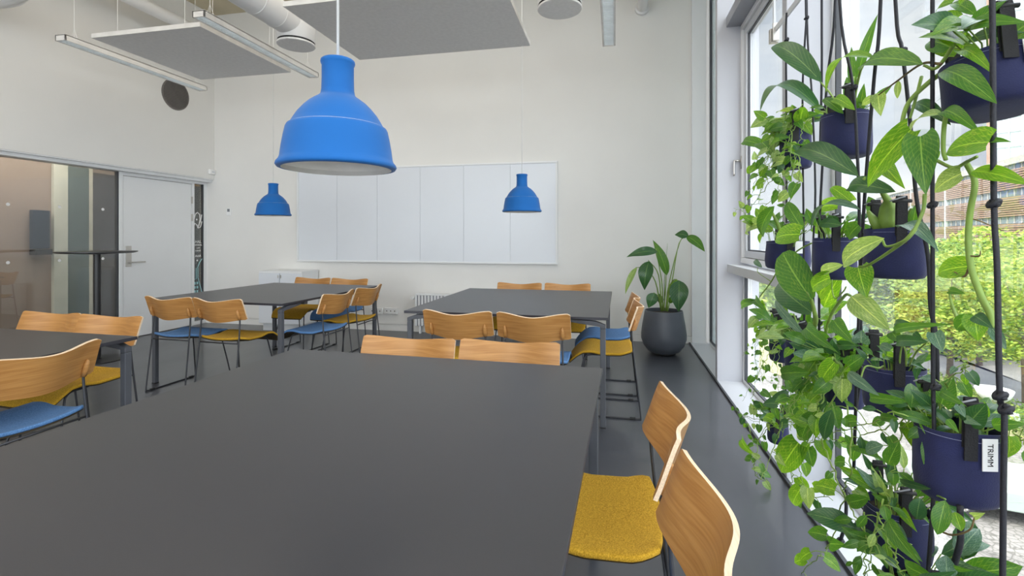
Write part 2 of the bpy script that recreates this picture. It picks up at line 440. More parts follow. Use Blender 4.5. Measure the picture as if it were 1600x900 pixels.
# left partition: header, glass, door, sidelight
struct('trim_6', MB().box(XL - .06, XU - .04, YR, YB, 2.075, 2.125).box(XL - .03, XU - .005, YR, YB, 2.112, 2.124), M['white'])
part = bpy.data.objects.new('window_10', None); C.objects.link(part); part['kind'] = 'structure'
MB().box(XL - .012, XL, YR, 1.42, .02, 2.075).build('pane', GLASS_P, part)
MB().box(XL - .012, XL, 1.424, 3.222, .02, 2.075).build('pane', GLASS_P, part)
MB().box(XL - .012, XL, 3.226, 4.80, .02, 2.075).build('pane', GLASS_P, part)
MB().box(XL - .012, XL + .001, 3.222, 3.226, .02, 2.075).box(XL - .03, XL + .02, YR, 4.80, 0, .02).build('seam', M['white'], part)
MB().box(XL - .03, XL + .012, 4.782, 4.80, 0, 2.075).build('gasket', M['gasket'], part)
mb = MB()
for z in (1.60, 1.015):
    for k in range(8):
        y = 4.62 - k * .46 if k < 9 else 0
        mb.lathe([(.0001, 0), (.017, 0)], 14, (XL + .0015, y, z), 0, axis='X')
mb.build('safety_dots', M['label'], part)
# door
dr = bpy.data.objects.new('door_1', None); C.objects.link(dr); dr['kind'] = 'structure'
mb = MB().box(XL - .05, XL + .02, 4.80, 4.845, 0, 2.075).box(XL - .05, XL + .02, 5.845, 5.885, 0, 2.075).box(XL - .05, XL + .02, 4.845, 5.845, 2.035, 2.075)
mb.build('door_frame', M['white'], dr, bevel=.003)
MB().box(XL - .04, XL + .012, 4.852, 5.838, .008, 2.028).build('door_leaf', M['white'], dr, bevel=.002)
hb = MB().box(XL + .012, XL + .018, 4.885, 4.955, .90, 1.16)
hb.tube([(XL + .018, 4.92, .955), (XL + .06, 4.92, .955)], .010, 10)
hb.tube(smooth_path([(XL + .055, 4.915, .955), (XL + .062, 4.95, .955), (XL + .062, 5.10, .955)]), .009, 10)
hb.build('door_handle', M['steel'], dr, smooth=True, autosm=40)
for z in (1.55, 1.80):
    MB().box(XL + .012, XL + .024, 5.835, 5.855, z - .05, z + .05).build('hinge', M['steel'], dr)
# sidelight with line drawing
sl = bpy.data.objects.new('window_11', None); C.objects.link(sl); sl['kind'] = 'structure'
MB().box(XL - .05, XL + .02, 6.05, 6.10, 0, 2.075).box(XL - .05, XL + .02, 5.885, 6.05, 2.045, 2.075).box(XL - .05, XL + .02, 5.885, 6.05, 0, .05).build('window_frame', M['white'], sl)
MB().box(XL - .012, XL, 5.885, 6.05, .05, 2.045).build('pane', glassmat('sidelight_glass', (.55, .57, .56), .08), sl)
MB().box(XL - .02, XL + .012, 6.035, 6.05, .05, 2.045).build('gasket', M['gasket'], sl)
XD = XL + .002
def d_line(mb, pts, r=.005): mb.tube([(XD, 5.885 + a * .15, b) for a, b in pts], r, 5)
mb = MB()
d_line(mb, [(0, 1.42), (.15, 1.47), (.35, 1.45), (.6, 1.40), (.8, 1.42), (.97, 1.50)], .007)
d_line(mb, [(.05, 1.52), (.2, 1.60), (.45, 1.63), (.7, 1.60), (.75, 1.53), (.6, 1.44), (.45, 1.40)], .007)
d_line(mb, [(.55, 1.44), (.8, 1.50), (.95, 1.60)], .007)
mb.lathe([(.0001, 0), (.014, 0)], 12, (XD, 5.885 + .36 * .15, 1.525), axis='X'); mb.lathe([(.0001, 0), (.014, 0)], 12, (XD, 5.885 + .42 * .15, .93), axis='X')
mb.build('white_drawing', M['label'], sl)
teal = mat('teal_vinyl', (.30, .55, .58), .5)
mb = MB()
d_line(mb, [(.45, .82), (.7, .90), (.98, .95)], .006); d_line(mb, [(0, .66), (.30, .66), (.30, .82), (.5, .82), (.5, .68), (.98, .45)], .006)
d_line(mb, [(0, .24), (.98, .26)], .006)
for a in (.08, .35):
    for b in (.60, .54, .48): mb.box(XD - .001, XD + .001, 5.885 + a * .15, 5.885 + (a + .17) * .15, b - .018, b + .018)
mb.build('teal_drawing', teal, sl)
mb = MB(); d_line(mb, [(.4, .42), (.6, .32), (.75, .12)], .005); d_line(mb, [(.75, .42), (.55, .30), (.5, .12)], .005)
mb.build('orange_drawing', mat('orange_vinyl', (.6, .32, .12), .5), sl)

def text(body, name, m, parent, mtx, size, ext=.0006):
    cu = bpy.data.curves.new(name, 'FONT'); cu.body = body; cu.size = size; cu.extrude = ext; cu.align_x = 'CENTER'; cu.align_y = 'CENTER'
    tmp = bpy.data.objects.new(name + '_c', cu); C.objects.link(tmp)
    dg = bpy.context.evaluated_depsgraph_get(); me = bpy.data.meshes.new_from_object(tmp.evaluated_get(dg))
    bpy.data.objects.remove(tmp); me.materials.clear(); me.materials.append(m)
    me.transform(mtx)
    o = bpy.data.objects.new(name, me); C.objects.link(o); o.parent = parent; return o
MX_LEFT = lambda y, z: Matrix.Translation((XD, y, z)) @ Matrix.Rotation(R(90), 4, 'Z') @ Matrix.Rotation(R(90), 4, 'X')
for body, z, sz in (('.HAL.', 1.20, .055), ('NANHAL', 1.155, .034), ('--LAIT', 1.11, .026), ('HANA', 1.07, .032), ('AAA', .995, .05)):
    text(body, 'lettering', M['label'], sl, MX_LEFT(5.963, z), sz)

# the room beyond the partition
XN = -7.4
struct('wall_next_room', MB().box(XN - .1, XN, YR, 8.7, 0, 3.0).box(XN, XL - .06, 8.6, 8.7, 0, 3.0), mat('next_room_wall', (.36, .29, .26), .8, var=.03, vscale=2))
struct('ceiling_next_room', MB().box(XN - .1, XL - .2, YR, 8.7, 2.9, 3.0), mat('next_room_ceiling', (.55, .52, .48), .9))
def panel_y(pxa, pxb): return at(pxa, 400, XN).y, at(pxb, 400, XN).y
for a, b, z1, c, nm in ((80, 102, 2.88, (.66, .68, .64), 'pale'), (135, 141, 2.5, (.60, .58, .52), 'pale2'), (102, 135, 2.25, (.13, .17, .18), 'teal'), (141, 188, 2.2, (.085, .075, .085), 'plum')):
    ya, yb = panel_y(a, b)
    o = MB().box(XN, XN + .05, ya, yb, 0, z1).build('wall_panel', mat(nm + '_panel', c, .5), None, bevel=.003)
    tag(o, {'pale': 'broad pale grey upright wall panel seen through the glass partition', 'pale2': 'thin pale strip between the two dark doors beyond the glass',
            'teal': 'tall dark teal door panel seen beyond the glass partition', 'plum': 'tall dark plum cupboard door beyond the glass, left of the white door'}[nm], 'wall panel')
ya, yb = panel_y(43, 70)
o = thing('wall_monitor', 'dark blue flat screen hanging beyond the glass partition', 'screen', (XN + .03, (ya + yb) / 2, 1.2))
hw = (yb - ya) / 2
MB().box(0, .06, -hw, hw, -.08, .42).build('screen', mat('navy_screen', (.035, .05, .085), .3), o, bevel=.004)
MB().box(0, .1, -hw, hw * 1.0, -.16, -.09).build('shelf', M['black'], o)

o = MB().box(XN, XN + .06, 6.3, 8.5, 0, 2.18).build('wall_panel', M['gasket'], None); tag(o, 'dark panelling glimpsed through the narrow drawn-on glass beside the door', 'wall panel')
o = MB().box(XN, XN + .06, 6.3, 8.5, 2.18, 2.9).build('wall_panel', mat('amber_panel', (.62, .33, .10), .6), None); tag(o, 'amber strip above the dark panelling, behind the narrow drawn-on glass', 'wall panel')
# ceiling level furnishings of the room
def wire(mb, p, z1, r=.0025): mb.tube([p, (p[0], p[1], z1)], r, 5)
def linear_lamp(x0, x1, y0, y1, label):
    z = 3.10; o = thing('linear_lamp', label, 'ceiling lamp', ((x0 + x1) / 2, (y0 + y1) / 2, z), 0, 'suspended linear lamps')
    W = (x1 - x0) / 2; Lh = (y1 - y0) / 2
    b = MB().box(-W, -W + .012, -Lh, Lh, 0, .055).box(W - .012, W, -Lh, Lh, 0, .055).box(-W, W, -Lh, Lh, .045, .057)
    b.box(-W, W, -Lh, -Lh + .012, 0, .055).box(-W, W, Lh - .012, Lh, 0, .055)
    b.build('housing', M['panel_edge'], o, bevel=.002)
    lv = MB(); n = int(2 * Lh / .03)
    for k in range(n):
        y = -Lh + .02 + k * .03; lv.hexa([(-W + .02, y, .006), (W - .02, y, .006), (W - .02, y + .004, .006), (-W + .02, y + .004, .006), (-W + .02, y + .012, .034), (W - .02, y + .012, .034), (W - .02, y + .016, .034), (-W + .02, y + .016, .034)])
    lv.box(-W + .012, -W + .02, -Lh + .012, Lh - .012, .003, .04).box(W - .02, W - .012, -Lh + .012, Lh - .012, .003, .04)
    lv.build('louvre', M['louvre'], o)
    MB().box(-W + .02, W - .02, -Lh + .012, Lh - .012, .038, .044).build('diffuser', emis('tube_glow', (.86, .9, .92), .45), o)
    for s in (-1, 1):
        wr = MB(); wire(wr, (0, s * (Lh - .12), .055), ZC_ - z); wr.tube([(-.04, s * (Lh - .12), .055), (0, s * (Lh - .12), .16), (.04, s * (Lh - .12), .055)], .002, 5)
        wr.build('suspension_wire', M['cable'], o)
linear_lamp(-5.10, -4.98, 3.53, 5.13, 'slim white linear lamp hanging nearest the left wall')
linear_lamp(-3.44, -3.32, 3.39, 4.97, 'slim white linear lamp hanging beside the square grey ceiling panel and round duct outlet')
linear_lamp(-.11, .01, 3.13, 4.73, 'slim white linear lamp hanging near the window, seen end on')

def acoustic(x0, x1, y0, y1, label):
    z = 3.10; o = thing('acoustic_panel', label, 'ceiling panel', ((x0 + x1) / 2, (y0 + y1) / 2, z), 0, 'suspended acoustic panels')
    W = (x1 - x0) / 2; Lh = (y1 - y0) / 2
    MB().box(-W, W, -Lh, Lh, 0, .038).build('panel', M['panel'], o, bevel=.002)
    MB().box(-W, W, -Lh - .003, -Lh, 0, .04).box(-W, W, Lh, Lh + .003, 0, .04).box(W, W + .003, -Lh, Lh, 0, .04).box(-W - .003, -W, -Lh, Lh, 0, .04).build('edge_band', M['panel_edge'], o)
    for sx in (-1, 1):
        for sy in (-1, 1):
            wr = MB(); wire(wr, (sx * (W - .22), sy * (Lh - .06), .038), ZC_ - z, .002); wr.build('suspension_wire', M['cable'], o)
acoustic(-4.70, -3.52, 3.55, 4.75, 'square grey acoustic ceiling panel between the two left linear lamps')
acoustic(-2.57, -.79, 3.38, 4.56, 'wide grey acoustic ceiling panel hanging above the right rear table')

def diffuser(c, rad, label, run=True):
    o = thing('duct_diffuser', label, 'air diffuser', c, 0, 'round ceiling air diffusers')
    MB().lathe([(rad - .004, .03), (rad, .035), (rad, .21), (rad - .01, .22), (.001, .22)], 48).build('drum', M['duct'], o, smooth=True, autosm=40)
    MB().lathe([(rad - .01, .0), (rad - .01, .04), (.001, .04)], 48).build('gap_ring', M['dark'], o)
    MB().lathe([(.001, -.004), (rad - .004, -.004), (rad, .0), (rad, .012), (.001, .012)], 48).build('disc', M['panel'], o, smooth=True, autosm=30)
    if run:
        d = MB(); r2 = rad * .74; zc = .18
        prof = [(r2, .05)]
        y = 0.0
        d.lathe([(r2, .02), (r2, -5.2)], 40, (0, 0, zc), axis='Y')
        for k in range(18):
            yy = -.28 - k * .26; d.lathe([(r2, yy), (r2 + .004, yy - .004), (r2 + .004, yy - .012), (r2, yy - .016)], 40, (0, 0, zc), axis='Y')
        d.build('duct', M['duct'], o, smooth=True, autosm=50)
diffuser((-2.97, 4.09, 3.10), .172, 'white round air diffuser on the end of a thick duct above the lamp')
diffuser((-.43, 3.88, 3.10), .178, 'white round air diffuser between the wide grey panel and the right linear lamp')
# small duct along left wall
mb = MB().lathe([(.075, -5), (.075, 5.6)], 28, (-5.45, 0, 4.02), axis='Y', capt=True)
o = mb.build('ventilation_pipe', M['duct'], None, smooth=True, autosm=50); tag(o, 'thin white ventilation pipe running high along the left wall', 'pipe')
p = atY(1003, 14, YB)
o = thing('wall_pipe', 'short white pipe with a flange coming out of the back wall near the window', 'pipe', (p.x, YB, p.z))
MB().tube(smooth_path([(0, 0, 0), (0, -.25, 0), (0, -.42, .06), (0, -.48, .2), (0, -.48, ZC_ - p.z)]), .06, 20).build('pipe', M['duct'], o, smooth=True, autosm=60)
MB().lathe([(.06, -.05), (.085, -.045), (.085, 0)], 28, axis='Y').build('flange', M['duct'], o, smooth=True, autosm=40)
mb = MB().tube(smooth_path([(XU, 3.30, 3.46), (XU + .3, 3.30, 3.46), (XU + .52, 3.30, 3.47), (XU + .66, 3.30, 3.60), (XU + .68, 3.30, 3.8), (XU + .68, 3.3, ZC_)]), .12, 24)
o = mb.build('duct_elbow', M['duct'], None, smooth=True, autosm=60); tag(o, 'white duct elbow turning out of the left wall by the ceiling', 'duct')
# round grille
gc = at(274, 148, XU)
o = thing('wall_grille', 'round dark perforated air grille high on the left wall', 'air grille', (XU, gc.y, gc.z))
MB().lathe([(.001, .004), (.19, .004), (.20, .008), (.205, 0)], 40, axis='X').build('plate', M['dark'], o)
mb = MB().lathe([(.19, .006), (.19, .014), (.205, .012), (.207, 0)], 40, axis='X')
for k in range(-9, 10):
    h = math.sqrt(max(0, .19 ** 2 - (k * .02) ** 2)); mb.box(.006, .012, k * .02 - .004, k * .02 + .004, -h, h); mb.box(.007, .011, -h, h, k * .02 - .003, k * .02 + .003)
mb.build('mesh_screen', M['grille'], o)
c = at(337, 270, XU)
o = thing('wall_sensor', 'small white sensor box on the corner above the glass sidelight', 'sensor', (XU, YB - .06, c.z)); MB().box(0, .035, -.05, .05, -.035, .035).build('casing', M['socket'], o, bevel=.006)
MB().box(.033, .037, -.02, .03, -.012, .012).build('label_plate', M['frame_grey'], o)
c = atY(359, 331, YB)
o = thing('thermostat', 'small white thermostat with a grey display on the back wall', 'thermostat', (c.x, YB, c.z))
MB().box(-.037, .037, -.022, 0, -.055, .055).build('casing', M['socket'], o, bevel=.005); MB().box(-.022, .018, -.024, -.02, .0, .042).build('display', M['screen'], o)
# smoke-detector-like dot on left wall
# sockets
for x, lab in ((589, 'white triple wall socket, the one nearer the white cabinet'), (612, 'white triple wall socket, the one nearer the radiator')):
    c = atY(x, 485.5, YB); o = thing('wall_socket', lab, 'socket', (c.x, YB, c.z), 0, 'wall sockets')
    MB().box(-.095, .095, -.03, 0, -.042, .042).build('casing', M['socket'], o, bevel=.004)
    for k in (-1, 0, 1):
        MB().lathe([(.001, -.028), (.020, -.028), (.022, -.032)], 18, (k * .058, 0, 0), axis='Y').build('outlet', M['frame_grey'], o)
        MB().lathe([(.001, -.031), (.008, -.031)], 12, (k * .058, 0, 0), axis='Y').build('pin_hole', M['dark'], o)

# ------------------------------------------------------------------ back wall furniture
bx0, bx1, bz0, bz1 = -4.39, -.70, .925, 2.228
o = thing('whiteboard', 'long pale whiteboard of six panels on the back wall', 'whiteboard', ((bx0 + bx1) / 2, YB, (bz0 + bz1) / 2))
W, Hh = (bx1 - bx0) / 2, (bz1 - bz0) / 2
fr = MB().box(-W, W, -.045, 0, -Hh, -Hh + .022).box(-W, W, -.045, 0, Hh - .022, Hh).box(-W, -W + .022, -.045, 0, -Hh + .022, Hh - .022).box(W - .022, W, -.045, 0, -Hh + .022, Hh - .022)
fr.build('frame', M['white'], o, bevel=.002)
xs = [atY(q, 330, YB - .04).x - (bx0 + bx1) / 2 for q in (526, 589, 656, 724, 797)]
xs = [-W + .022] + xs + [W - .022]
for a, b in zip(xs[:-1], xs[1:]):
    MB().box(a + .0015, b - .0015, -.035, -.005, -Hh + .022, Hh - .022).build('board_panel', M['whiteboard'], o)
MB().box(-W + .02, W - .02, -.01, 0, -Hh + .02, Hh - .02).build('backing', M['frame_grey'], o)

o = thing('cabinet', 'low white two-door cabinet against the back wall in the corner', 'cabinet', (-4.395, 5.905, 0))
W, D = .325, .185
MB().box(-W, W, -D, D, .10, .79).box(-W - .004, W + .004, -D - .004, D + .004, .79, .812).build('body', M['white'], o, bevel=.002)
MB().box(-W + .03, W - .03, -D + .04, D - .02, 0, .10).build('plinth', M['frame_grey'], o)
for s in (-1, 1):
    d = MB().box(min(0, s * W) + .006, max(0, s * W) - .006, -D - .018, -D - .001, .112, .785).build('door', M['whiteboard'], o, bevel=.002)
    MB().box(s * .02 - .006, s * .02 + .006, -D - .024, -D - .018, .72, .76).build('lock', M['steel'], d)
# radiator
rx0, rx1 = -2.56, -1.05
o = thing('radiator', 'white ribbed radiator under the whiteboard behind the right rear table', 'radiator', ((rx0 + rx1) / 2, YB - .09, 0))
W = (rx1 - rx0) / 2
MB().box(-W + .005, W - .005, -.02, .02, .10, .50).build('shade_core', M['frame_dark'], o)  # dark colour puts shade into the gaps between the white ribs
mb = MB()
n = 34
for k in range(n + 1):
    x = -W + 2 * W * k / n; mb.box(x - .013, x + .013, -.042, .038, .105, .505)
mb.build('body', M['white'], o, bevel=.004)
MB().box(-W - .004, W + .004, -.045, .045, .505, .525).build('top_grille', M['white'], o, bevel=.004)
v = MB().tube([(-W, 0, .46), (-W - .05, 0, .46)], .014, 12).tube([(-W - .04, -.02, .47), (-W - .04, -.085, .47)], .022, 14); v.build('valve', M['socket'], o, smooth=True, autosm=40)
for s in (-1, 1): MB().box(s * (W - .05) - .012, s * (W - .05) + .012, -.02, .02, 0, .105).build('foot', M['white'], o)

# ================================================================== TABLES
def make_table(label, cx, cy, W, D, rz):
    t = thing('conference_table', label, 'table', (cx, cy, 0), rz, 'dark grey conference tables')
    w, d = W / 2, D / 2
    mb = MB().box(-w, w, -d, d, .722, .740)
    mb.m = [1, 0, 1, 1, 1, 1]
    mb.build('tabletop', [M['table'], M['table_edge']], t, bevel=.0015)
    li = .035
    for sx in (-1, 1):
        for sy in (-1, 1):
            x, y = sx * (w - li), sy * (d - li)
            lg = MB().box(x - .018, x + .018, y - .018, y + .018, 0.006, .66)
            a = x - sx * .018; b = x + sx * .018
            X0, X1 = min(a, b), max(a, b)
            # mitred arm rising inwards to the frame under the top
            ya, yb = y - .018, y + .018
            i1 = x - sx * .22
            pts = [(b, .66), (b, .688), (x - sx * .05, .712), (i1, .720), (i1, .700), (a, .675), (a, .66)]
            base = len(lg.v)
            for yy in (ya, yb):
                for (px_, pz) in pts: lg.v.append(Vector((px_, yy, pz)))
            k = len(pts)
            lg.face([base + i for i in range(k)], 0); lg.face([base + k + i for i in range(k)][::-1], 0)
            for i in range(k):
                j = (i + 1) % k; lg.face([base + i, base + k + i, base + k + j, base + j], 0)
            lo = lg.build('leg', M['table_leg'], t, bevel=.004)
            MB().box(x - .018, x + .018, y - .018, y + .018, 0, .008).build('foot_pad', M['dark'], lo)
    MB().box(-w + .30, -w + .34, -d + .02, d - .02, .695, .722).box(w - .34, w - .30, -d + .02, d - .02, .695, .722).box(-w + .3, w - .3, -.02, .02, .695, .722).build('frame', M['table_leg'], t)
    return t
make_table('large dark grey table in the foreground, cropped at the near edge', -.793, 1.222, 1.45, 1.60, R(-1.6))
make_table('dark grey table in front of the radiator, right of the white cabinet', -.757, 4.042, 1.45, 1.575, R(-.6))
make_table('dark grey table in front of the white cabinet and door', -3.235, 4.165, 1.50, 1.36, R(87.4))
make_table('dark grey table at the left edge before the glass partition', -3.245, 1.36, 1.45, 1.56, R(-1.0))

# ================================================================== CHAIRS
def prof(y, K):
    for (a, b), (c, d) in zip(K[:-1], K[1:]):
        if y <= c:
            t = (y - a) / (c - a); t = t * t * (3 - 2 * t); return b + (d - b) * t
    return K[-1][1]
SEATK = [(-.21, .012), (-.12, -.006), (-.02, -.006), (.08, .010), (.13, .006), (.18, -.022), (.225, -.068)]
def make_chair(fab, label):
    t = thing('stacking_chair', label, 'chair', (0, 0, 0), 0, 'oak-backed sled chairs')
    # seat
    nx, ny = 12, 18; hw = .212
    def surf(i, j, off):
        u = -1 + 2 * i / nx; y = -.205 + .43 * j / ny
        rr = 1 - .10 * max(0, (abs(j / ny - .5) * 2 - .75) / .25) ** 2
        x = u * hw * rr; yy = y - .022 * (1 - u * u) * (1 - j / ny) + .012 * (1 - u * u) * (j / ny) ** 4
        z = .452 + prof(y, SEATK) + .012 * u * u * (1 - j / ny)
        return Vector((x, yy, z + off))
    def shell(top, bot, inset):
        mb = MB(); T = {}; B = {}
        for i in range(nx + 1):
            for j in range(ny + 1):
                T[i, j] = len(mb.v); mb.v.append(surf(i, j, top))
        for i in range(nx + 1):
            for j in range(ny + 1):
                B[i, j] = len(mb.v); q = surf(i, j, bot); q.x *= inset; mb.v.append(q)
        for i in range(nx):
            for j in range(ny):
                mb.face([T[i, j], T[i + 1, j], T[i + 1, j + 1], T[i, j + 1]]); mb.face([B[i, j], B[i, j + 1], B[i + 1, j + 1], B[i + 1, j]])
        for i in range(nx):
            mb.face([T[i, 0], B[i, 0], B[i + 1, 0], T[i + 1, 0]]); mb.face([T[i, ny], T[i + 1, ny], B[i + 1, ny], B[i, ny]])
        for j in range(ny):
            mb.face([T[0, j], T[0, j + 1], B[0, j + 1], B[0, j]]); mb.face([T[nx, j], B[nx, j], B[nx, j + 1], T[nx, j + 1]])
        return mb
    shell(.006, -.012, 1.0).build('seat', fab, t, smooth=True, bevel=.006)
    shell(-.0125, -.019, .95).build('seat_shell', M['pan'], t, smooth=True, autosm=40)
    # backrest
    n, m = 28, 6; th = .0055; mb = MB(); G = {}
    for side in (0, 1):
        for i in range(n + 1):
            u = -1 + 2 * i / n
            for j in range(m + 1):
                v = j / m
                bul = .055 * (.5 + .5 * math.cos(math.pi * u))
                y = -.188 - .056 * v - bul; x = .241 * u * (1 - .012 * v)
                dy = .055 * .5 * math.pi * math.sin(math.pi * u) / .246
                nn = Vector((-dy, 1, 0)).normalized() + Vector((0, 0, .33)); nn.normalize()
                # small corner rounding
                cu = max(0, abs(u) - .95) / .05; z = .618 + .170 * v - .42 * bul
                z += (.008 * cu * cu) * (1 if v < .5 else -1) * abs(2 * v - 1) ** 3
                p = Vector((x, y, z)) + nn * (th if side == 0 else -th)
                G[side, i, j] = len(mb.v); mb.v.append(p)
    for i in range(n):
        for j in range(m):
            mb.face([G[0, i, j], G[0, i, j + 1], G[0, i + 1, j + 1], G[0, i + 1, j]], 0); mb.face([G[1, i, j], G[1, i + 1, j], G[1, i + 1, j + 1], G[1, i, j + 1]], 0)
        mb.face([G[0, i, 0], G[0, i + 1, 0], G[1, i + 1, 0], G[1, i, 0]], 1); mb.face([G[0, i, m], G[1, i, m], G[1, i + 1, m], G[0, i + 1, m]], 1)
    for j in range(m):
        mb.face([G[0, 0, j], G[1, 0, j], G[1, 0, j + 1], G[0, 0, j + 1]], 1); mb.face([G[0, n, j], G[0, n, j + 1], G[1, n, j + 1], G[1, n, j]], 1)
    mb.build('backrest', [M['wood'], M['wood_edge']], t, smooth=True, autosm=35)
    for s in (-1, 1):
        # wooden swelling over the rod
        c = MB(); c.tube([(s * .186, -.209, .618), (s * .186, -.217, .640), (s * .186, -.228, .668), (s * .186, -.233, .690), (s * .186, -.230, .700)], [.0110, .0130, .0125, .009, .002], 10)
        c.build('rod_cover', M['wood'], t, smooth=True)
        x = s * .186
        pts = smooth_path([(x, -.219, .66), (x, -.208, .615), (x * 1.02, -.222, .45), (x * 1.06, -.268, .035), (x * 1.06, -.262, .012), (x * 1.06, -.24, .0065), (x * 1.06, .0, .0065), (x * 1.06, .165, .0065),
                           (x * 1.06, .19, .012), (x * 1.05, .192, .04), (x * .85, .135, .36), (x * .80, .115, .408), (x * .78, .08, .425), (x * .78, .0, .428)], 5)
        MB().tube(pts, .0058, 8).build('side_frame', M['rod'], t, smooth=True)
        for yy in (-.215, .15):
            MB().box(x * 1.06 - .009, x * 1.06 + .009, yy - .02, yy + .02, 0, .0155).build('glide', M['dark'], t, bevel=.003)
    MB().tube([(-.19, -.222, .43), (.19, -.222, .43)], .0055, 8).build('rear_crossbar', M['rod'], t, smooth=True)
    MB().tube([(-.146, .02, .427), (.146, .02, .427)], .0055, 8).build('seat_crossbar', M['rod'], t, smooth=True)
    return t
blue0 = make_chair(M['blue_fabric'], ''); must0 = make_chair(M['mustard_fabric'], '')
used = {'b': False, 'm': False}
def chair(kind, x, y, rz, label):
    src = blue0 if kind == 'b' else must0
    o = src if not used[kind] else copy_tree(src); used[kind] = True
    o.location = (x, y, 0); o.rotation_euler = (0, 0, R(rz)); o['label'] = label
UP, DN, LF = 0, 180, 90      # facing +Y, -Y, -X
chair('m', -.090, 1.475, LF, 'mustard-seated oak chair on the right side of the foreground table, seat in full view')
chair('b', -.088, .942, LF, 'oak chair nearest the viewer at the foreground table, its seat cropped away')
chair('m', -.978, 1.955, DN, 'oak chair back rising behind the foreground table, left one of the pair')
chair('b', -.482, 1.975, DN, 'oak chair back rising behind the foreground table, right one with a bright sheen')
chair('m', -1.02, 3.30, UP, 'oak chair seen from behind at the near side of the radiator table, left one')
chair('b', -.51, 3.295, UP, 'oak chair seen from behind at the near side of the radiator table, right one')
chair('m', -.985, 4.80, DN, 'oak chair beyond the radiator table, left one under the whiteboard')
chair('m', -.480, 4.83, DN, 'oak chair beyond the radiator table, right one near the potted plant')
chair('m', -.090, 3.67, LF, 'mustard chair on the window side of the radiator table, the nearer one')
chair('b', -.090, 4.18, LF, 'blue chair on the window side of the radiator table, beside the potted plant')
chair('b', -3.555, 3.525, UP - 2, 'blue chair seen from behind at the table by the white door, left one')
chair('m', -3.070, 3.505, UP - 2, 'mustard chair seen from behind at the table by the white door, right one')
chair('b', -2.640, 3.90, LF - 2, 'blue chair on the right side of the cabinet table, the nearer one')
chair('m', -2.625, 4.42, LF - 2, 'mustard chair on the right side of the cabinet table, the farther one')
chair('m', -3.535, 4.93, DN - 2, 'mustard chair beyond the cabinet table, in front of the white cabinet')
chair('b', -3.040, 4.91, DN - 2, 'blue chair beyond the cabinet table, just right of the white cabinet')
chair('b', -2.655, 1.625, LF, 'blue chair at the left edge with a pale oak back, close to the foreground table')
chair('m', -3.562, 2.205, DN, 'mustard chair beyond the left table, nearer the glass partition')
chair('m', -3.060, 2.185, DN, 'mustard chair beyond the left table, at its right corner')

# standing table by the partition
tp = atz(151, 392, 1.12)
tp = Vector((-5.02, 4.05, 0))
zc = 5.0; tp = _wl(zc, (152 - CX) / FPX * zc)
o = thing('standing_table', 'tall slim black standing table in front of the glass partition', 'table', (tp.x, tp.y, 0))
MB().lathe([(.001, 1.105), (.30, 1.105), (.335, 1.115), (.335, 1.125), (.001, 1.125)], 56).build('tabletop', M['black'], o, smooth=True, autosm=30)
MB().lathe([(.032, .01), (.032, 1.10)], 24).lathe([(.09, 1.095), (.09, 1.105), (.001, 1.105)], 24).build('pole', M['black'], o, smooth=True, autosm=30)
MB().lathe([(.001, 0), (.24, 0), (.24, .008), (.04, .018), (.001, .018)], 40).build('base', M['black'], o, smooth=True, autosm=30)

# ================================================================== PENDANT LAMPS
LR = [(.172, 0.0), (.185, .002), (.189, .008), (.187, .016), (.180, .024), (.176, .034), (.172, .065), (.166, .100), (.160, .128), (.156, .136), (.150, .139),
      (.147, .142), (.138, .158), (.126, .178), (.108, .200), (.092, .216), (.076, .228), (.064, .236), (.056, .243), (.0535, .250), (.0515, .262), (.0505, .30), (.0505, .342), (.053, .346), (.0545, .352), (.0535, .358), (.050, .361), (.006, .362)]
def pendant(c, label, thick):
    o = thing('pendant_lamp', label, 'pendant lamp', c, 0, 'blue pendant lamps')
    MB().lathe(LR, 72).build('lamp_shade', M['lamp_blue'], o, smooth=True, autosm=60)
    inner = [(max(.003, r - .004), z + .002) for r, z in LR[3:-6]]
    inner = [(.172, 0.0)] + inner + [(.003, .32)]
    MB().lathe(inner, 72).build('liner', M['lamp_in'], o, smooth=True, autosm=60)
    MB().lathe([(.02, .30), (.02, .22), (.016, .20)], 20).ball((0, 0, .17), .035).build('bulb', M['lamp_in'], o, smooth=True)
    MB().tube([(0, 0, .36), (0, 0, ZC_ - c[2])], thick, 8).build('cable', M['cable'], o, smooth=True)
    MB().lathe([(.001, ZC_ - c[2] - .03), (.05, ZC_ - c[2] - .03), (.05, ZC_ - c[2])], 24).build('ceiling_rose', M['cable'], o)
def lampat(px, zc): 
    p = _wl(zc, (px - CX) / FPX * zc); return p
p = lampat(528, 1.60); pendant((p.x, p.y, 1.497), 'large-looking blue pendant lamp hanging closest, over the foreground table', .0048)
p = lampat(427, 5.42); pendant((p.x, p.y, 1.510), 'small-looking blue pendant lamp hanging left of the whiteboard', .003)
p = lampat(815.5, 4.62); pendant((p.x, p.y, 1.510), 'small-looking blue pendant lamp hanging in front of the whiteboard', .003)

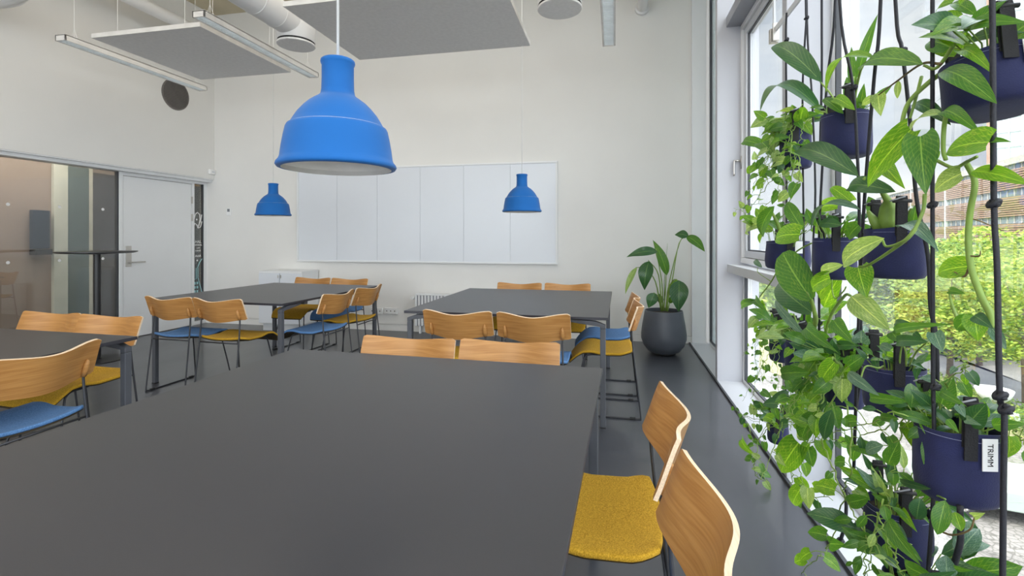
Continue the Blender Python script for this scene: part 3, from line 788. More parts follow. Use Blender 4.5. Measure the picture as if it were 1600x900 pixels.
# ================================================================== POTTED PLANT BY THE WINDOW
pc = Vector((.525, 5.50, 0))
o = thing('planter_pot', 'large dark grey rounded pot on the floor by the back wall', 'plant pot', pc)
MB().lathe([(.001, .02), (.13, .02), (.165, .035), (.215, .10), (.238, .17), (.238, .22), (.225, .32), (.207, .42), (.200, .465), (.197, .475), (.188, .475), (.186, .46), (.19, .40)], 64).build('body', M['pot_grey'], o, smooth=True, autosm=50)
MB().lathe([(.001, .0), (.11, .0), (.125, .008), (.125, .022), (.001, .022)], 40).build('base', M['dark'], o)
MB().lathe([(.001, .442), (.10, .446), (.187, .436)], 40).build('soil', M['soil'], o, smooth=True)
o = thing('bird_of_paradise_plant', 'tall leafy plant growing in the dark grey floor pot', 'plant', pc + Vector((0, 0, .44)))
def P5(x, y, dx=0.0, Y=5.48): return atY(x, y, Y + dx) - o.location
SP = [ # stem path pixels, leaf base, tip, width px, material, y offsets
 ([(1036, 486), (1034, 440), (1025, 391)], (1027, 393), (979, 400), 15, 'leaf_dark', -.05, -.12),
 ([(1037, 486), (1040, 450), (1041, 425)], (1042, 430), (1021, 374), 15, 'leaf_mid', .0, .02),
 ([(1040, 486), (1046, 440), (1062, 379)], (1073, 369), (1102, 392), 15, 'leaf_mid', .03, -.05),
 ([(1040, 486), (1050, 440), (1061, 380)], (1076, 369), (1054, 366), 13, 'leaf_dark', .03, .08),
 ([(1034, 486), (1029, 430), (1014, 408)], (1014, 408), (1006, 453), 21, 'leaf_dark', -.08, -.13),
 ([(1033, 486), (1024, 440), (1008, 420), (994, 418)], (995, 418), (976, 459), 9, 'leaf_pale', -.04, -.10),
 ([(1042, 486), (1046, 450), (1053, 437), (1061, 439)], (1061, 438), (1060, 487), 25, 'leaf_dark', -.12, -.20),
 ([(1041, 486), (1044, 450), (1056, 437)], (1057, 437), (1054, 472), 14, 'leaf_lime', -.02, -.04),
 ([(1034, 486), (1030, 465), (1022, 458)], (1023, 458), (1013, 481), 16, 'leaf_dark', -.14, -.16),
 ([(1035, 486), (1033, 474)], (1033, 474), (1029, 458), 9, 'leaf_dark', .05, .05),
 ([(1043, 486), (1046, 474)], (1046, 474), (1054, 458), 8, 'leaf_mid', .10, .10)]
for path, b, t, wpx, mt, oy, ty in SP:
    pts = [P5(x, y, oy * i / max(1, len(path) - 1)) for i, (x, y) in enumerate(path)]
    pts.append(P5(b[0], b[1], oy))
    pts = smooth_path(pts, 4); n = len(pts)
    st = MB().tube(pts, [.0075 - .005 * i / n for i in range(n)], 7).build('stem', M['stem'], o, smooth=True)
    B, T = P5(b[0], b[1], oy), P5(t[0], t[1], ty)
    MB().leaf(B, T, wpx * 5.4 / FPX * 1.05, (random.uniform(-.3, .2), -1, .55), 'lance', .28, .22, ns=14, wav=.03).build('leaf', M[mt], o, smooth=True)
MB().tube([P5(1038, 486), P5(1038, 440), P5(1043, 380)], [.005, .004, .001], 6).build('leaf_spike', M['leaf_mid'], o, smooth=True)

# ================================================================== HANGING PLANTERS AT THE WINDOW
XP = .78
def RP(v): return random.uniform(-v, v)
POT = {}
def bag(key, px, rim, bot, wpx, label, lean=0.0, X=XP, letters=False):
    c = at(px, rim, X); zc = depth(c); t = (px - CX) / FPX
    r = wpx * zc / FPX / math.sqrt(1 + t * t) / 2
    h = (bot - rim) * zc / FPX * .97
    z0 = c.z - h
    o = thing('hanging_planter', label, 'hanging planter', (c.x, c.y, z0), 0, 'navy hanging planters')
    o.rotation_euler = (lean, 0, 0)
    prof_ = [(.001, .004), (.70, .0), (.88, .03), (.96, .10), (1.0, .30), (.99, .6), (.965, .9), (.97, 1.0), (.945, 1.0), (.94, .88), (.94, .80)]
    mb = MB(); n = 56; ph = random.random() * 6
    mb.lathe([(a * r if a > .01 else .001, b * h) for a, b in prof_], n)
    for i, v in enumerate(mb.v):
        an = math.atan2(v.y, v.x); k = v.z / h
        f = 1 + .022 * math.sin(3 * an + ph) + .012 * math.sin(7 * an + 2 * ph) * (1 - .4 * k) + .02 * math.sin(2 * an + ph * 2 + k * 4)
        pinch = .05 * (abs(math.sin(an)) ** 6) * k
        mb.v[i] = Vector((v.x * f * (1 + pinch * .4), v.y * f, v.z + .010 * h * math.sin(2 * an + ph) * k + .045 * h * (abs(math.sin(an)) ** 4) * (k ** 4)))
    mb.build('bag', M['canvas'], o, smooth=True, autosm=70)
    ring = []
    MB().lathe([(r * .985, h * .935), (r * .992, h * .938), (r * .985, h * .941)], 56).build('hem_stitching', M['stitch'], o)
    MB().lathe([(.001, h * .86), (r * .93, h * .83)], 30).build('soil', M['soil'], o)
    for s in (-1, 1):
        x0 = -.012 if s > 0 else -.02
        sw = .0125
        pts = [(0, s * (r * 1.012), h * .70), (0, s * (r * 1.02), h * .85), (0, s * (r * 1.03), h * 1.04), (0, s * (r * 1.06), h + .072), (0, s * (r * 1.0), h + .088), (0, s * (r * .95), h + .055), (0, s * (r * .93), h * .86)]
        st = MB(); pr_ = None
        pts = smooth_path(pts, 4)
        for q in pts:
            b = len(st.v); st.v += [Vector((q.x - sw + x0, q.y, q.z)), Vector((q.x + sw + x0, q.y, q.z)), Vector((q.x + sw + x0, q.y + .003, q.z + .001)), Vector((q.x - sw + x0, q.y + .003, q.z + .001))]
            if pr_ is not None:
                for k in range(4): st.face([pr_ + k, pr_ + (k + 1) % 4, b + (k + 1) % 4, b + k])
            pr_ = b
        st.face([0, 1, 2, 3]); st.face([pr_, pr_ + 1, pr_ + 2, pr_ + 3])
        so = st.build('strap', M['strap'], o)
        zt = h + .075
        MB().tube([(x0 - .022, s * r * 1.02, zt), (x0 + .022, s * r * 1.02, zt)], .005, 8).build('toggle', M['dark'], so, smooth=True)
        MB().tube([(x0, s * r * 1.0, zt + .008), (x0 + .005, s * r * 1.08, zt + .012), (x0 - .03, s * r * 1.05, zt)], .0022, 6).build('loop', M['frame_dark'], so, smooth=True)
        if s < 0 and key in 'ADK':
            lw, lh = .016, min(.085, h * .42)
            lb = MB().box(-lw, lw, -.0015, 0, -lh / 2, lh / 2)
            M4 = Matrix.Translation((.014, -r * 1.015, h * .80)) @ Matrix.Rotation(.16, 4, 'Z')
            lb.v = [M4 @ v for v in lb.v]
            lo = lb.build('label', M['label'], o)
            if letters:
                MX = M4 @ Matrix.Translation((0, -.0024, 0)) @ Matrix.Rotation(R(90), 4, 'X') @ Matrix.Rotation(R(-90), 4, 'Z')
                text('TRIMM', 'lettering', M['dark'], lo, MX @ Matrix.Translation((0, -.001, 0)), .0165, .0003)
    POT[key] = dict(c=Vector((c.x, c.y, z0)), r=r, h=h, soil=Vector((c.x, c.y, z0 + h * .85)))
    return o
bag('A', 1556, 92, 178, 178, 'navy canvas hanging planter at the top right, largest and tilted', R(-9))
bag('B', 1321, 180, 249, 84, 'navy canvas planter hanging highest in the second column from the left')
bag('C', 1243, 206, 266, 52, 'small dark navy planter almost hidden by heart-shaped vine leaves, topmost at the far left')
bag('D', 1231, 377, 422, 72, 'navy canvas planter hanging in front of the window rail at the left')
bag('E', 1303, 373, 438, 72, 'navy canvas planter between the window rail planter and the one with swollen stalks')
bag('F', 1398, 358, 437, 104, 'navy canvas planter holding the plant with thick swollen green stalks')
bag('G', 1221, 514, 566, 40, 'small navy planter with ivy trailing, below the window rail')
bag('H', 1254, 530, 590, 56, 'navy planter at the foot of the huge upright banana-like leaf')
bag('J', 1318, 574, 636, 66, 'navy planter half hidden under the thick mass of trailing vines')
bag('I', 1395, 572, 645, 104, 'navy canvas planter with dark lance leaves, left of the labelled one')
bag('K', 1494, 664, 779, 146, 'big navy canvas planter with a white lettered label, lower right', 0, XP, True)
bag('L', 1403, 790, 872, 112, 'navy canvas planter hanging low over the cobbles, nearest the sill')
bag('M', 1216, 662, 692, 34, 'tiny-looking dark planter lowest behind the trailing leaves on the left')
bag('N', 1440, 912, 1010, 135, 'navy planter cut off at the very bottom under silvery leaves')

# cords (pixel paths at the plane of the planters)
CORDS = [
 ([(1457, -520), (1457, 120), (1457, 320), (1458, 600), (1459, 640), (1459, 760), (1450, 900), (1448, 960)], .0044, [(1457, 320), (1462, 605)], 'thick black cord left of the two holding the big lettered planter', -.06),
 ([(1545, -500), (1551, 60), (1553, 318), (1558, 420), (1562, 616), (1569, 640), (1568, 760), (1566, 960)], .0047, [(1553, 318), (1563, 618), (1572, 640)], 'thick black cord with two big knots in front of the big lettered planter', -.10),
 ([(1385, -420), (1376, 0), (1366, 120), (1356, 240), (1349, 340), (1344, 440), (1341, 520), (1337, 640), (1334, 735)], .0050, [(1368, 88), (1341, 520)], 'black cord slanting down to the left strap of the swollen stalk planter', -.03),
 ([(1385, -420), (1399, 0), (1410, 80), (1422, 190), (1432, 310), (1450, 400), (1454, 480), (1463, 530), (1464, 640), (1458, 780)], .0050, [(1410, 80), (1463, 527)], 'black cord slanting down to the right strap of the swollen stalk planter', .02),
 ([(1308, -360), (1305, 0), (1292, 130), (1285, 260), (1280, 370), (1280, 520), (1279, 600)], .0048, [(1286, 170), (1280, 505)], 'black cord on the left of the second planter column', .02),
 ([(1308, -360), (1312, 0), (1332, 130), (1340, 250), (1343, 360), (1345, 560), (1338, 640)], .0048, [(1334, 137)], 'black cord on the right of the second planter column', -.02),
 ([(1284, -330), (1284, 0), (1284, 120), (1281, 250)], .0050, [], 'straight black cord between the leftmost planters and the window post', .10),
 ([(1229, 20), (1228, 65), (1229, 200), (1229, 380), (1229, 520), (1228, 600), (1226, 660)], .0045, [(1229, 62)], 'looped black cord hanging leftmost from the metal rail', .0),
 ([(1259, -290), (1259, 0), (1260, 28), (1255, 110), (1254, 200), (1256, 380), (1257, 540)], .0042, [(1260, 28)], 'thin black cord with a knot near the metal rail', .02),
 ([(1259, -290), (1261, 30), (1269, 155), (1274, 300), (1270, 400), (1272, 520), (1270, 620)], .0042, [], 'thin black cord parting from the knot near the metal rail', .05),
 ([(1322, 765), (1322, 800), (1319, 825), (1313, 845)], .0062, [(1313, 846)], 'short black cord end with a round stopper above the white sill', .06),
 ([(1500, 790), (1501, 840), (1496, 865), (1488, 890)], .0062, [], 'loose black cord end dangling above the cobbles', -.04),
]
for path, r, knots, lab, dx in CORDS:
    P = [at(x, y, XP + dx) for x, y in path]; org = P[0]
    o = thing('planter_rope', lab, 'cord', org, 0, 'black cords of the planter wall')
    if path[0][1] < 0: P[0].z = min(P[0].z, ZC_)
    MB().tube(smooth_path([p - org for p in P], 5), r, 8).build('cord', M['rope'], o, smooth=True)
    for k in knots:
        q = at(k[0], k[1], XP + dx) - org; kb = MB()
        kp = [q + Vector((math.cos(a) * r * 1.5, math.sin(a) * r * 1.5, r * 1.1 * math.sin(a * 1.5))) for a in [i * .5 for i in range(17)]]
        kb.tube(kp, r * 1.0, 8); kb.tube([q + Vector((0, -r * 2, -r)), q + Vector((0, 0, r * 1.5)), q + Vector((0, r * 2, -r))], r, 8)
        kb.build('knot', M['rope'], o, smooth=True)
# metal hanging rail
a, b = at(1207, 52, XP + .02), at(1252, -2, XP + .02)
b = Vector((a.x, .7, a.z)); 
o = thing('metal_rail', 'flat grey metal rail carrying the planter cords at the top', 'rail', a)
MB().box(-.004, .004, -(a.y - .7), 0, -.014, .014).build('rail', M['frame_grey'], o, bevel=.001)
MB().box(-.02, .02, -.035, -.005, -.06, .012).box(-.015, .015, -.06, -.05, -.06, .03).build('bracket', M['steel'], o, bevel=.002)
MB().box(-.012, -.002, -.06, -.045, .03, ZC_ - a.z).build('hanger', M['frame_grey'], o)

LM = [M['leaf_mid'], M['leaf_lime'], M['leaf_pale'], M['leaf_dark'], M['leaf_silver']]
def addleaf(mb, base, d, size, shape, mi, wr=.72, droop=.2, fold=.25, ns=6, face=None):
    d = Vector(d).normalized(); nrm = Vector(face) if face else Vector((-.45 + RP(.5), -.75 + RP(.5), .55 + RP(.5)))
    mb.leaf(base, base + d * size, size * wr, nrm, shape, droop, fold, mi, ns)
def pick(wts):
    x = random.random() * sum(wts)
    for i, v in enumerate(wts):
        x -= v
        if x <= 0: return i
    return 0
def vine(o, start, path, n, size, wts, shape='heart', r=.0022, wr=.72, mat_=None, pet=.03, face=None, tip=True):
    """a trailing shoot with leaves: path = world points"""
    pts = smooth_path([Vector(p) for p in path], 8); N = len(pts)
    for i in range(2, N):
        k = min(1, i / 8); pts[i] = pts[i] + Vector((RP(.006), RP(.006), RP(.005))) * k
    v = MB().tube([p - o.location for p in pts], [r * (1 - .55 * i / N) for i in range(N)], 6).build('vine', mat_ or M['stem'], o, smooth=True)
    f = MB(); sd = 1
    for k in range(n):
        t = (k + .6) / n; i = min(N - 2, int(t * (N - 1))); p = pts[i] - o.location
        tan = (pts[i + 1] - pts[i]).normalized(); sd = -sd
        side = tan.cross(Vector((-.6, -.8, .2))).normalized() * sd
        d = (side * .8 + tan * .35 + Vector((RP(.5), RP(.5), RP(.4)))).normalized()
        pl = pet * random.uniform(.5, 1.3); q = p + d * pl + Vector((0, 0, .3 * pl))
        f.tube([p, p + d * pl * .5 + Vector((0, 0, .25 * pl)), q], r * .55, 4, mi=5, cap=False)
        sz = size * random.uniform(.6, 1.2) * (1 - .35 * t)
        addleaf(f, q, d + Vector((0, 0, -.55 + RP(.4))), sz, shape, pick(wts), wr, face=face)
    f.build('foliage', LM + [M['stem']], v, smooth=True)
def clump(o, soil, rad, n, h, size, wts, shape, wr=.45, spread=1.0, name='foliage', bias=(0, 0, 0)):
    f = MB()
    for k in range(n):
        a = random.random() * 2 * math.pi; rr = rad * math.sqrt(random.random()) * .8
        b = soil + Vector((math.cos(a) * rr, math.sin(a) * rr, 0)) - o.location
        out = Vector((math.cos(a) * spread, math.sin(a) * spread, 0)) + Vector(bias)
        hh = h * random.uniform(.5, 1.15)
        tip = b + Vector((0, 0, hh)) + out * hh * random.uniform(.2, .8)
        mid = b + Vector((0, 0, hh * .6)) + out * hh * .1
        f.tube([b, mid, tip], .0016, 5, mi=5, cap=False)
        d = out * .8 + Vector((RP(.4), RP(.4), .25 + RP(.5)))
        addleaf(f, tip, d, size * random.uniform(.65, 1.25), shape, pick(wts), wr)
    return f.build(name, LM + [M['stem']], o, smooth=True)
def plant(key, name, label):
    p = POT[key]; return thing(name, label, 'plant', p['soil'], 0, 'plants of the hanging planters'), p['soil'], p['r'], p['h']
def trail(soil, r, h, az, L, out=1.0, wander=.05, rise=.05):
    """points of a shoot: out of the soil, over the rim, then down"""
    u = Vector((math.cos(az), math.sin(az), 0)); p = [soil + u * r * .3, soil + u * r * .8 + Vector((0, 0, .15 * h + rise)), soil + u * (r * 1.18) + Vector((0, 0, .10 * h + rise * .6))]
    q = p[-1].copy(); n = max(3, int(L / .08))
    dr = u * out * .05
    for i in range(n):
        dr = dr * .72 + Vector((RP(wander * .35), RP(wander * .35), 0)); q = q + dr + Vector((0, 0, -L / n)); q.x = max(.30, min(1.0, q.x)); p.append(q.copy())
    return p
def hero(o, leaves, X0=XP):
    """single large leaves: base px, tip px, width px, shape, material, plane of base, plane of tip"""
    for (b, t, wpx, sh, mt, xb, xt, droop, face) in leaves:
        B, T = at(b[0], b[1], xb), at(t[0], t[1], xt)
        wd = wpx * depth((B + T) / 2) / FPX * .93
        f = face or (-.55, -.80, .25)
        MB().leaf(B - o.location, T - o.location, wd, f, sh, droop, .22, ns=14, wav=.012).build('leaf', M['leaf_' + mt], o, smooth=True)
def stalk(o, pts, r0, r1, m='stem', X=None):
    P = smooth_path([at(x, y, xx) - o.location for x, y, xx in pts], 6); n = len(P)
    MB().tube(P, [r0 + (r1 - r0) * i / (n - 1) for i in range(n)], 8).build('stem', M[m], o, smooth=True)

# --- top right pothos
o, so, r, h = plant('A', 'pothos_plant', 'bright variegated pothos spilling from the tilted top right planter')
hero(o, [((1494, 30), (1456, 31), 24, 'heart', 'lime', .72, .72, .2, None), ((1503, 52), (1602, 31), 30, 'lance', 'mid', .70, .72, .3, None),
 ((1517, 42), (1571, 0), 26, 'lance', 'mid', .72, .75, .2, None), ((1525, 24), (1484, 3), 20, 'oval', 'mid', .74, .74, .2, None),
 ((1473, 111), (1553, 154), 38, 'oval', 'mid', .68, .66, .2, None), ((1503, 78), (1552, 112), 24, 'heart', 'lime', .70, .68, .2, None),
 ((1512, 66), (1600, 48), 22, 'lance', 'dark', .74, .78, .3, None), ((1490, 2), (1460, 18), 18, 'heart', 'lime', .72, .72, .2, None), ((1500, 8), (1530, -18), 22, 'heart', 'lime', .72, .72, .2, None),
 ((1372, 148), (1376, 181), 22, 'heart', 'pale', .76, .76, .2, None), ((1404, 126), (1402, 154), 10, 'oval', 'pale', .78, .78, .1, None),
 ((1472, 178), (1417, 205), 28, 'lance', 'pale', .68, .66, .35, (-.3, -.6, .7)), ((1428, 162), (1482, 190), 24, 'oval', 'dark', .74, .72, .2, None),
 ((1472, 176), (1530, 204), 26, 'lance', 'mid', .70, .68, .3, None), ((1545, 222), (1474, 238), 52, 'heart', 'lime', .66, .66, .15, None),
 ((1543, 220), (1579, 221), 11, 'lance', 'mid', .68, .68, .1, None), ((1423, 203), (1351, 294), 44, 'heart', 'lime', .64, .62, .15, None),
 ((1438, 213), (1446, 303), 50, 'heart', 'mid', .62, .60, .15, None), ((1372, 252), (1412, 292), 30, 'heart', 'lime', .70, .70, .2, None),
 ((1502, 271), (1457, 301), 34, 'heart', 'pale', .68, .68, .15, None), ((1519, 268), (1604, 285), 30, 'oval', 'lime', .68, .68, .15, None),
 ((1516, 416), (1461, 428), 36, 'heart', 'lime', .70, .70, .2, None), ((1462, 236), (1450, 262), 18, 'heart', 'lime', .74, .74, .2, None),
 ((1484, 454), (1508, 459), 14, 'heart', 'mid', .72, .72, .1, None), ((1520, 491), (1492, 517), 24, 'lance', 'mid', .70, .70, .2, None),
 ((1523, 494), (1528, 533), 34, 'heart', 'lime', .69, .69, .2, None), ((1522, 493), (1550, 512), 22, 'lance', 'dark', .68, .68, .3, None), ((1548, 510), (1571, 545), 18, 'oval', 'silver', .72, .72, .2, None)])
stalk(o, [(1500, 55, .74), (1465, 105, .72), (1443, 102, .70)], .0045, .003); stalk(o, [(1480, 108, .74), (1450, 130, .72), (1420, 160, .68), (1410, 190, .66), (1412, 200, .65)], .006, .004, 'stem')
stalk(o, [(1470, 100, .72), (1440, 100, .74), (1400, 128, .76), (1373, 148, .76)], .0035, .0018, 'stem_brown'); stalk(o, [(1440, 120, .72), (1432, 150, .70), (1422, 185, .69)], .004, .003)
stalk(o, [(1485, 130, .74), (1480, 170, .72), (1475, 200, .70), (1474, 235, .70), (1478, 250, .70)], .005, .004); stalk(o, [(1462, 250, .68), (1490, 262, .68), (1512, 252, .68), (1526, 245, .67)], .0038, .003)
stalk(o, [(1510, 255, .69), (1523, 285, .69), (1516, 330, .69), (1513, 375, .69), (1518, 420, .69), (1534, 465, .69), (1547, 490, .69), (1550, 512, .69)], .0052, .0062)
stalk(o, [(1483, 452, .72), (1487, 475, .72), (1498, 500, .71), (1520, 525, .70)], .002, .004); stalk(o, [(1515, 415, .69), (1507, 432, .69), (1492, 425, .69)], .002, .002, 'stem_brown')
stalk(o, [(1511, 340, .69), (1530, 345, .70), (1568, 361, .72)], .0018, .0008, 'stem_brown'); stalk(o, [(1517, 400, .69), (1530, 400, .69), (1532, 392, .69)], .0018, .0008, 'stem_brown')
clump(o, so, r * .8, 16, .07, .075, (3, 4, 1, 1, 0), 'heart', .7)

# --- philodendron with long dark leaves
o, so, r, h = plant('B', 'philodendron_plant', 'philodendron with long dark oval leaves in the highest second column planter')
hero(o, [((1284, 129), (1203, 65), 34, 'oval', 'dark', .76, .70, .18, (-.5, -.6, .6)), ((1283, 174), (1183, 156), 27, 'lance', 'dark', .76, .72, .3, (-.3, -.4, .9)),
 ((1339, 122), (1371, 21), 16, 'lance', 'mid', .80, .84, .1, None), ((1366, 91), (1284, 133), 24, 'lance', 'lime', .74, .74, .3, (-.4, -.5, .8)),
 ((1443, 101), (1337, 104), 37, 'oval', 'mid', .70, .74, .15, None), ((1334, 140), (1330, 72), 14, 'lance', 'mid', .82, .84, .05, None),
 ((1318, 178), (1282, 152), 14, 'lance', 'mid', .72, .70, .3, None), ((1336, 172), (1298, 154), 18, 'oval', 'lime', .72, .72, .3, None), ((1316, 176), (1296, 150), 12, 'lance', 'pale', .76, .75, .3, None),
 ((1334, 175), (1322, 118), 18, 'lance', 'mid', .82, .84, .1, None), ((1344, 178), (1350, 130), 14, 'lance', 'mid', .84, .84, .1, None)])
for q in [((1320, 190, .78), (1300, 150, .77), (1282, 128, .76)), ((1318, 190, .78), (1300, 178, .77), (1282, 174, .76)), ((1325, 188, .79), (1335, 150, .80), (1339, 122, .80)), ((1330, 188, .79), (1345, 110, .76), (1366, 91, .74)), ((1328, 188, .79), (1330, 150, .8), (1334, 120, .82))]: stalk(o, q, .004, .0028)
clump(o, so, r * .8, 10, .05, .06, (3, 2, 1, 2, 0), 'lance', .4)

# --- far left pothos, small hearts
o, so, r, h = plant('C', 'pothos_plant', 'small-leaved pothos hiding the topmost far left planter, reaching to the window handle')
clump(o, so, r, 20, .09, .07, (3, 3, 3, 0, 1), 'heart', .72, 1.2)
hero(o, [((1188, 226), (1157, 224), 18, 'heart', 'mid', .74, .73, .2, None), ((1262, 231), (1188, 232), 1, 'heart', 'mid', .74, .74, .2, None), ((1190, 222), (1215, 246), 26, 'heart', 'mid', .70, .70, .2, None), ((1224, 252), (1204, 262), 20, 'heart', 'pale', .70, .70, .2, None)])
for k in range(9):
    az = math.pi * (.75 + .09 * k) + RP(.2); vine(o, so, trail(so, r, h, az, random.uniform(.12, .36), 1.0, .06, .03), 8, .062, (3, 3, 2, 1, 0))
for path in ([(1222, 260), (1200, 290), (1175, 320), (1165, 335), (1160, 330), (1147, 325)], [(1240, 262), (1222, 300), (1196, 318), (1168, 318)], [(1250, 268), (1240, 300), (1226, 330), (1212, 350), (1190, 362)], [(1215, 240), (1190, 250), (1180, 260), (1175, 262)]):
    vine(o, so, [so] + [at(x, y, .74) for x, y in path], 9, .062, (4, 2, 2, 1, 0))

# --- heart leaf and pale leaves at the window rail
o, so, r, h = plant('D', 'pothos_plant', 'pothos with one broad bright green leaf in the planter before the window rail')
hero(o, [((1250, 366), (1208, 374), 36, 'heart', 'lime', .70, .68, .15, None), ((1210, 322), (1188, 372), 26, 'oval', 'mid', .66, .66, .2, None), ((1192, 348), (1164, 366), 22, 'heart', 'pale', .66, .66, .2, None),
 ((1256, 360), (1227, 312), 22, 'lance', 'mid', .74, .74, .2, None), ((1186, 274), (1170, 284), 12, 'lance', 'mid', .66, .66, .2, None), ((1191, 418), (1178, 405), 9, 'lance', 'silver', .70, .70, .2, None)])
stalk(o, [(1240, 385, .76), (1246, 370, .72), (1260, 360, .72)], .0035, .002); stalk(o, [(1225, 385, .76), (1215, 350, .70), (1205, 330, .68)], .008, .006)
stalk(o, [(1268, 380, .74), (1246, 392, .72), (1220, 415, .70), (1205, 440, .70), (1187, 464, .70)], .0032, .0026, 'stem'); stalk(o, [(1205, 440, .70), (1185, 426, .70), (1184, 418, .70)], .002, .0015)
clump(o, so, r, 14, .12, .07, (3, 3, 2, 0, 0), 'heart', .7)
hero(o, [((1185, 470), (1156, 482), 14, 'lance', 'mid', .70, .69, .2, None), ((1180, 467), (1197, 486), 14, 'heart', 'mid', .70, .70, .2, None)])
vine(o, so, [at(x, y, .70) for x, y in [(1187, 464), (1182, 480), (1196, 500), (1205, 520)]], 6, .07, (4, 2, 1, 0, 0))

# --- small dark clump
o, so, r, h = plant('E', 'philodendron_plant', 'compact dark green plant with many short stalks, middle planter')
clump(o, so, r, 26, .075, .065, (5, 2, 0, 3, 0), 'oval', .42, .8)
hero(o, [((1345, 328), (1260, 350), 20, 'lance', 'silver', .74, .70, .35, (-.3, -.5, .8)), ((1342, 352), (1324, 375), 22, 'heart', 'mid', .70, .70, .2, None), ((1316, 352), (1276, 350), 18, 'lance', 'dark', .74, .72, .2, None), ((1330, 315), (1295, 290), 20, 'heart', 'lime', .82, .82, .2, None), ((1310, 320), (1275, 330), 26, 'heart', 'lime', .84, .84, .2, None)])
hero(o, [((1297, 434), (1266, 455), 28, 'heart', 'lime', .68, .68, .2, None), ((1318, 414), (1279, 430), 18, 'lance', 'pale', .70, .68, .3, None), ((1341, 418), (1354, 465), 42, 'heart', 'lime', .66, .66, .15, None), ((1300, 440), (1278, 466), 24, 'oval', 'lime', .72, .72, .2, None)])
stalk(o, [(1300, 437, .70), (1300, 452, .70), (1305, 466, .70), (1318, 455, .70), (1322, 448, .70)], .0022, .0022)

# --- swollen stalks
o, so, r, h = plant('F', 'philodendron_plant', 'plant with swollen pale green stalks and big glossy leaves in the centre planter')
B = at(1388, 362, .78) - o.location
MB().tube([B, at(1386, 345, .78) - o.location, at(1388, 325, .78) - o.location, at(1387, 313, .77) - o.location, at(1378, 300, .75) - o.location, at(1362, 288, .72) - o.location], [.014, .024, .021, .010, .006, .005], 14).build('swollen_stalk', M['stem'], o, smooth=True)
MB().tube([at(1372, 362, .76) - o.location, at(1366, 345, .75) - o.location, at(1356, 330, .74) - o.location], [.010, .013, .005], 12).build('swollen_stalk', M['stem'], o, smooth=True)
MB().tube([at(1412, 360, .80) - o.location, at(1418, 345, .80) - o.location, at(1425, 326, .80) - o.location], [.010, .014, .004], 12).build('swollen_stalk', M['stem'], o, smooth=True)
hero(o, [((1342, 276), (1237, 229), 40, 'oval', 'dark', .70, .66, .18, (-.5, -.7, .5)), ((1400, 300), (1316, 292), 30, 'oval', 'dark', .74, .70, .3, None), ((1376, 345), (1356, 306), 22, 'lance', 'mid', .84, .84, .1, None),
 ((1404, 355), (1465, 384), 30, 'lance', 'silver', .70, .70, .35, (-.3, -.6, .7)), ((1382, 372), (1311, 416), 36, 'oval', 'pale', .62, .62, .15, None), ((1425, 360), (1432, 318), 18, 'lance', 'mid', .80, .80, .1, None), ((1400, 350), (1408, 322), 14, 'lance', 'lime', .84, .84, .1, None)])
stalk(o, [(1445, 303, .66), (1442, 330, .66), (1425, 365, .64), (1405, 380, .63), (1385, 385, .63), (1379, 375, .63)], .004, .0026)
stalk(o, [(1430, 358, .66), (1415, 375, .64), (1380, 400, .64), (1355, 415, .64), (1342, 417, .64)], .0045, .0028)
stalk(o, [(1349, 278, .70), (1362, 288, .72)], .005, .005)

# --- ivy
o, so, r, h = plant('G', 'ivy_plant', 'ivy with tiny trailing leaves in the small planter below the window rail')
clump(o, so, r, 24, .07, .045, (5, 2, 1, 3, 1), 'heart', .6, 1.2)
for k in range(6): vine(o, so, trail(so, r, h, math.pi * (.8 + .12 * k) + RP(.2), random.uniform(.15, .42), 1.0, .07, .03), 11, .034, (5, 3, 1, 1, 0), r=.0014, pet=.015)
for path in ([(1190, 520), (1180, 540), (1182, 580), (1175, 600), (1160, 628)], [(1190, 500), (1187, 540), (1196, 590), (1215, 600)]):
    vine(o, so, [so] + [at(x, y, .74) for x, y in path], 10, .035, (4, 2, 1, 0, 0), r=.0013, pet=.012)

# --- banana-like leaf
o, so, r, h = plant('H', 'banana_plant', 'huge upright banana-like leaf with a pale midrib in the planter on the left')
hero(o, [((1268, 468), (1221, 393), 54, 'paddle', 'mid', .70, .66, .12, (-.55, -.8, .1)), ((1268, 488), (1212, 440), 40, 'paddle', 'dark', .76, .74, .15, (-.5, -.8, .1)), ((1262, 530), (1206, 464), 14, 'lance', 'silver', .70, .68, .2, None),
 ((1287, 480), (1318, 420), 30, 'lance', 'lime', .82, .84, .1, None), ((1254, 528), (1268, 460), 16, 'lance', 'mid', .82, .84, .1, None)])
stalk(o, [(1262, 540, .76), (1274, 505, .74), (1272, 485, .72), (1266, 464, .70), (1257, 450, .69)], .010, .004); stalk(o, [(1290, 520, .78), (1300, 490, .78), (1320, 462, .76), (1329, 462, .74)], .0065, .004); stalk(o, [(1254, 540, .74), (1250, 520, .73), (1240, 490, .72)], .007, .003)
hero(o, [((1330, 463), (1387, 513), 40, 'oval', 'pale', .70, .70, .12, None), ((1303, 500), (1332, 535), 26, 'lance', 'mid', .70, .70, .3, None), ((1262, 512), (1300, 545), 26, 'lance', 'mid', .68, .66, .3, None), ((1300, 545), (1330, 515), 20, 'heart', 'lime', .8, .8, .2, None)])
clump(o, so, r, 14, .11, .09, (4, 4, 1, 1, 0), 'oval', .5, 1.2)
for k in range(2): vine(o, so, trail(so, r, h, math.pi * (.95 + .3 * k), random.uniform(.2, .35), 1, .07, .04), 7, .060, (3, 4, 2, 1, 0))

